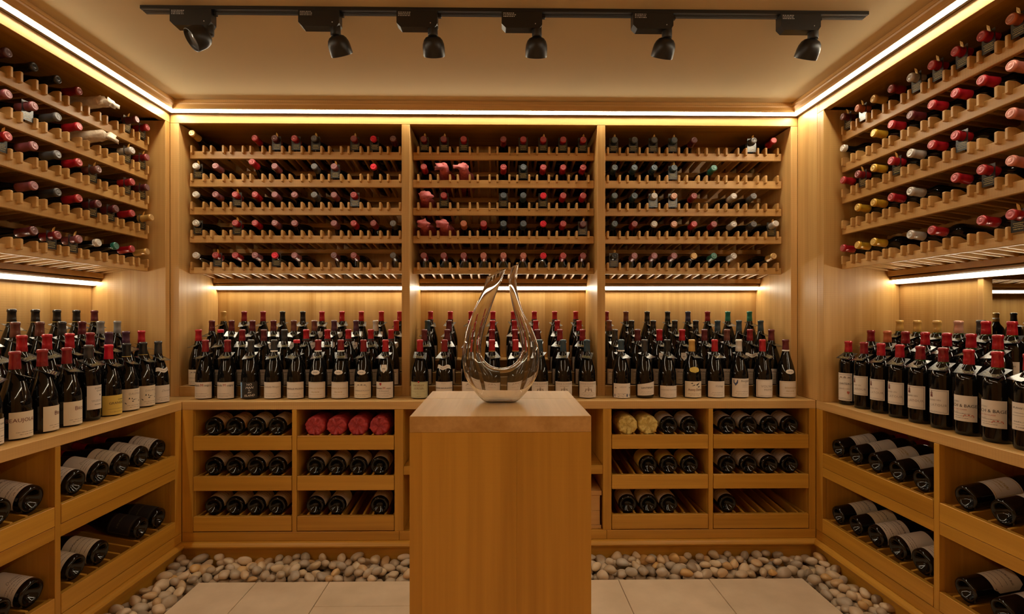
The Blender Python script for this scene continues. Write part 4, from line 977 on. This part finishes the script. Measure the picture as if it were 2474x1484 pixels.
# ------------------------------------------------------------------ pedestal
zp = CZ-.22
def ycam(zc, px): # world Y of the point on column px at camera depth zc
    r = (px-1224.4)/1240.; return zc*math.cos(YAW)-zc*r*math.sin(YAW)
zf, zb2 = .22*1240/241.0, .22*1240/180.0
yf = ycam(zf, 1210); yb = ycam(zb2, 1210)
x0, x1 = X_at(989.5, yf), X_at(1428.5, yf)
T = Thing('pedestal', 'square oak plinth in the room centre carrying the glass decanter', 'pedestal', BACK, ((x0+x1)/2, (yf+yb)/2, .0006))
zt = zp-.0355; ym = yb-(yb-yf)*.36
T.box('top_board', x0, x1, yf, ym-.0002, zt, zp, W['Y'], .0008); T.box('top_board', x0, x1, ym+.0002, yb, zt, zp, W['Y'], .0008)
xm0 = x0+.027; xm1 = x0+(x1-x0)*.588
for a, b2 in ((x0, xm0), (xm0+.0001, xm1), (xm1+.0001, x1)): T.box('front_board', a, b2, yf, yf+.025, .001, zt-.0002, WD['Z'], .0003)
for a, b2 in ((yf+.0255, (yf+yb)/2), ((yf+yb)/2+.0004, yb)):
    T.box('side_board', x0, x0+.025, a, b2, .001, zt-.0005, W['Z'], .0006); T.box('side_board', x1-.025, x1, a, b2, .001, zt-.0005, W['Z'], .0006)
T.box('back_board', x0+.0255, x1-.0255, yb-.025, yb, .001, zt-.0005, W['Z'], .0006)

# ------------------------------------------------------------------ decanter
ST = [((805, 180), (970, 112)), ((770, 285), (937, 205)), ((733, 375), (893, 318)), ((688, 475), (852, 428)), ((645, 590), (812, 540)), ((608, 710), (775, 660)), ((586, 830), (754, 775)), ((583, 950), (752, 850)), ((612, 1080), (770, 912)), ((682, 1195), (815, 962)), ((790, 1302), (868, 990)), ((925, 1308), (935, 998)), ((1062, 1302), (1002, 986)), ((1172, 1195), (1060, 948)), ((1245, 1080), (1100, 890)), ((1276, 940), (1116, 820)), ((1268, 820), (1110, 740)), ((1232, 705), (1092, 655)), ((1178, 590), (1064, 565)), ((1124, 490), (1038, 468)), ((1090, 375), (1014, 360)), ((1070, 265), (1002, 262)), ((1066, 180), (1006, 175)), ((1085, 65), (1025, 95))]
yd = ycam(.22*1240/206.5, 1210)
def dec(p):
    px, py = 960+p[0]/3.71, 620+p[1]/3.71
    X = X_at(px, yd); return Vector((X, 0, Z_at(py, X, yd)))
def catmull(pts, n):
    out = []
    for i in range(len(pts)-1):
        p0, p1, p2, p3 = pts[max(i-1, 0)], pts[i], pts[i+1], pts[min(i+2, len(pts)-1)]
        for j in range(n):
            t = j/n; out.append(.5*((2*p1)+(p2-p0)*t+(2*p0-5*p1+4*p2-p3)*t*t+(3*p1-p0-3*p2+p3)*t**3))
    out.append(pts[-1]); return out
O_ = catmull([dec(a) for a, b_ in ST], 8); N_ = catmull([dec(b_) for a, b_ in ST], 8)
cxd = X_at(960+925/3.71, yd); zbase = zp+.0006
vs = []; seg = 44; rings = 0
def shell(th):
    r_ = []
    for a, b_ in zip(O_, N_):
        c = (a+b_)/2; h = (a-b_)/2; hl = h.length; hn = h/hl
        ha = max(hl-th, .002); dep = min(hl*1.0+.001, .0235+hl*.42)-th
        ring = []
        for i in range(seg):
            q = 2*PI*i/seg; p = c+hn*(ha*math.cos(q)); 
            ring.append((p.x-cxd, dep*math.sin(q), max(p.z, zbase+(th if th else 0)*1.0)-zbase))
        r_.append(ring)
    return r_
outer = shell(0); inner = shell(.0022)
nR = len(outer); vs = [p for r in outer for p in r]+[p for r in inner for p in r]
fs = []
for j in range(nR-1):
    for i in range(seg):
        k = (i+1) % seg
        fs.append((j*seg+i, j*seg+k, (j+1)*seg+k, (j+1)*seg+i)); o = nR*seg
        fs.append((o+j*seg+i, o+(j+1)*seg+i, o+(j+1)*seg+k, o+j*seg+k))
for j in (0, nR-1):
    for i in range(seg):
        k = (i+1) % seg; fs.append((j*seg+i, j*seg+k, nR*seg+j*seg+k, nR*seg+j*seg+i))
o = link('decanter', MB().add(vs, fs, smooth=True).mesh('decanter'), None, M['clear'], (cxd, yd, zbase)); fixn(o)
tag(o, 'clear glass horseshoe shaped wine decanter standing on the oak pedestal', 'decanter')

# ------------------------------------------------------------------ track and spotlights
ty0, ty1 = 1.745, 1.780
tx0, tx1 = X_at(340, ty0+.005), X_at(2090, ty0+.02)
T = Thing('lighting_track', 'long black ceiling track carrying six spotlights', 'track', BACK, ((tx0+tx1)/2, (ty0+ty1)/2, ZC-.012))
zt = ZC-.012
T.box('track_body', tx0, tx1, ty0, ty1, zt+.003, ZC-.0003, M['blackmetal'], .0006)
for a, b2 in ((ty0, ty0+.013), (ty0+.016, ty0+.021), (ty1-.012, ty1)): T.box('track_lip', tx0, tx1, a, b2, zt, zt+.0028, M['blackmetal'], .0004)
def spot(px, tiltx, tilty, zrot, k):
    yc = (ty0+ty1)/2; xa = X_at(px, yc-.012); x_b = xa+.108
    T = Thing('spotlight', '%s black track spotlight from the left on the ceiling track' % ORD[k], 'spotlight', BACK, (xa+.08, yc, zt-.001), 'black track spotlights')
    bu, bd, bz = T.b
    mb = MB(); yb0, yb1 = yc-.017, yc+.017; ztp, zbt = zt-.0006, zt-.055; ch = .014
    pr = [(xa, ztp), (xa+.138, ztp), (xa+.138, zbt+.012), (xa+.130, zbt), (xa+ch, zbt), (xa, zbt+ch)]
    v_ = [(x-bu, y-bd, z-bz) for y in (yb0, yb1) for (x, z) in pr]; n = 6
    mb.add(v_, [tuple(range(n)), tuple(range(n, 2*n))[::-1]]+[(i, n+i, n+(i+1) % n, (i+1) % n) for i in range(n)])
    o = T.mb('adapter', mb, M['blackmetal']); fixn(o)
    T.box('locking_lever', xa+.139, xa+.150, yc-.006, yc+.006, zt-.014, zt-.001, M['blackmetal'])
    # small white rating print on the adapter
    mp = MB()
    for r in range(3):
        x = xa+.006
        while x < xa+.044:
            wv = random.uniform(.002, .005); z = zt-.007-r*.0055
            mp.add([(x-bu, yb0-bd-.0003, z-bz), (x+wv-bu, yb0-bd-.0003, z-bz), (x+wv-bu, yb0-bd-.0003, z-bz+.0028), (x-bu, yb0-bd-.0003, z-bz+.0028)], [(0, 1, 2, 3)]); x += wv+random.uniform(.001, .003)
    T.mb('rating_print', mp, M['whitedot'], parent=o)
    sx = xa+.121
    st = link('stem', MB().lathe([(0, -.078), (.016, -.078), (.017, -.075), (.017, -.030), (.016, -.028), (0, -.028)], 24).mesh('stem'), T.o, M['blackmetal'], (sx-bu, 0, 0))
    sc_ = link('screw', MB().lathe([(0, 0), (.0018, 0), (.0018, .001), (0, .001)], 10).mesh('screw'), T.o, M['whitedot'], (sx-.006-bu, -.0172, -.040), (PI/2, 0, 0))
    head = MB().lathe([(0, .0), (.014, -.001), (.025, -.006), (.032, -.014), (.0365, -.026), (.038, -.038), (.038, -.062), (.0365, -.064), (.0345, -.062), (.0335, -.052), (0, -.0505)], 36)
    hd = link('lamp_head', head.mesh('lamp_head'), T.o, M['blackmetal'], (sx-bu, 0, -.074), (tiltx, tilty, zrot)); fixn(hd)
    link('lamp_lens', MB().lathe([(0, -.0535), (.0325, -.0535), (.0325, -.0520), (0, -.0520)], 28).mesh('lamp_lens'), hd, M['lens'])
for k, (px, tx_, ty_) in enumerate(((412, -.52, .80), (721.6, .62, -.22), (958.5, .66, 0.0), (1212, .62, -.0), (1529, .60, .14), (1885, .60, .12))):
    spot(px, tx_, ty_, 0, k)

# ------------------------------------------------------------------ pebbles
def pebble_mesh(seed):
    rnd = random.Random(seed); bm = bmesh.new(); bmesh.ops.create_icosphere(bm, subdivisions=3, radius=1)
    a = [rnd.uniform(0, 6.28) for _ in range(6)]
    for v in bm.verts:
        c = v.co; k = 1+.10*math.sin(2.2*c.x+a[0])*math.cos(2.6*c.y+a[1])+.07*math.sin(3.1*c.z+a[2]+c.x)+.05*math.sin(4*c.y+a[3])
        v.co = c*k
    for f in bm.faces: f.smooth = True
    me = bpy.data.meshes.new('pebble'); bm.to_mesh(me); bm.free(); me.materials.append(M['pebble']); return me
pm = [pebble_mesh(s) for s in range(10)]
cand = []
rnd = random.Random(3)
def inband(x, y, m):
    if not (XLL+m < x < XRR-m and y < YL-m): return False
    return y > 2.235+m*.75 or x < -1.300-m*.75 or x > 1.330+m*.75
placed = []
def try_place(zf, n, rmin, rmax, over, ymin=1.75):
    c = 0
    for _ in range(n):
        x = rnd.uniform(XLL, XRR); y = rnd.uniform(ymin, YL); r = rnd.uniform(rmin, rmax)
        if not inband(x, y, r*.8): continue
        z = zf(x, y, r); ok = True
        for (X, Y, Z, Rr) in placed:
            if (x-X)**2+(y-Y)**2+((z-Z)*1.5)**2 < ((r+Rr)*over)**2: ok = False; break
        if ok: placed.append((x, y, z, r)); c += 1
    return c
def wallness(x, y): return max(0, 1-min(YL-y, x-XLL, XRR-x)/.17)
try_place(lambda x, y, r: -.036+r*.72, 9000, .020, .031, .80)
try_place(lambda x, y, r: -.006+r*.25+.012*wallness(x, y), 9000, .020, .031, .80)
try_place(lambda x, y, r: .016+.020*wallness(x, y), 7000, .019, .027, .86)
print('pebbles', len(placed))
vis = sorted(placed, key=lambda p: -(p[3]/max(.3, p[1]))*(2 if p[2] > -.012 else 1)*(1 if p[1] > 1.93 else .2))
first = vis[:298]; rest = vis[298:]
def peb_rot(): return (rnd.uniform(-.5, .5), rnd.uniform(-.4, .4), rnd.uniform(0, 6.28))
def place_word(x): return 'back wall' if abs(x) < 1.31 else ('left wall' if x < 0 else 'right wall')
for (x, y, z, r) in first:
    o = link('pebble', rnd.choice(pm), None, None, (x, y, z), peb_rot()); o.scale = (r*rnd.uniform(1.0, 1.35), r*rnd.uniform(.78, 1.0), r*rnd.uniform(.6, .85))
    pw = place_word(x); tag(o, 'smooth rounded pebble in the stone border along the foot of the '+pw, 'pebble', 'pebbles in the border along the '+pw)
bmj = bmesh.new()
for (x, y, z, r) in rest:
    t_ = bmesh.new(); bmesh.ops.create_icosphere(t_, subdivisions=2, radius=1)
    mt = Matrix.Translation((x, y, z)) @ Matrix.Rotation(rnd.uniform(0, 6), 4, 'Z') @ Matrix.Diagonal((r*1.15, r*.9, r*.72, 1))
    bmesh.ops.transform(t_, matrix=mt, verts=t_.verts); me_ = bpy.data.meshes.new('t'); t_.to_mesh(me_); t_.free(); bmj.from_mesh(me_); bpy.data.meshes.remove(me_)
for f in bmj.faces: f.smooth = True
me = bpy.data.meshes.new('pebbles'); bmj.to_mesh(me); bmj.free(); me.materials.append(M['pebble'])
o = link('pebbles', me); tag(o, 'remaining smaller pebbles filling the stone border around the floor', 'pebbles', kind='stuff')
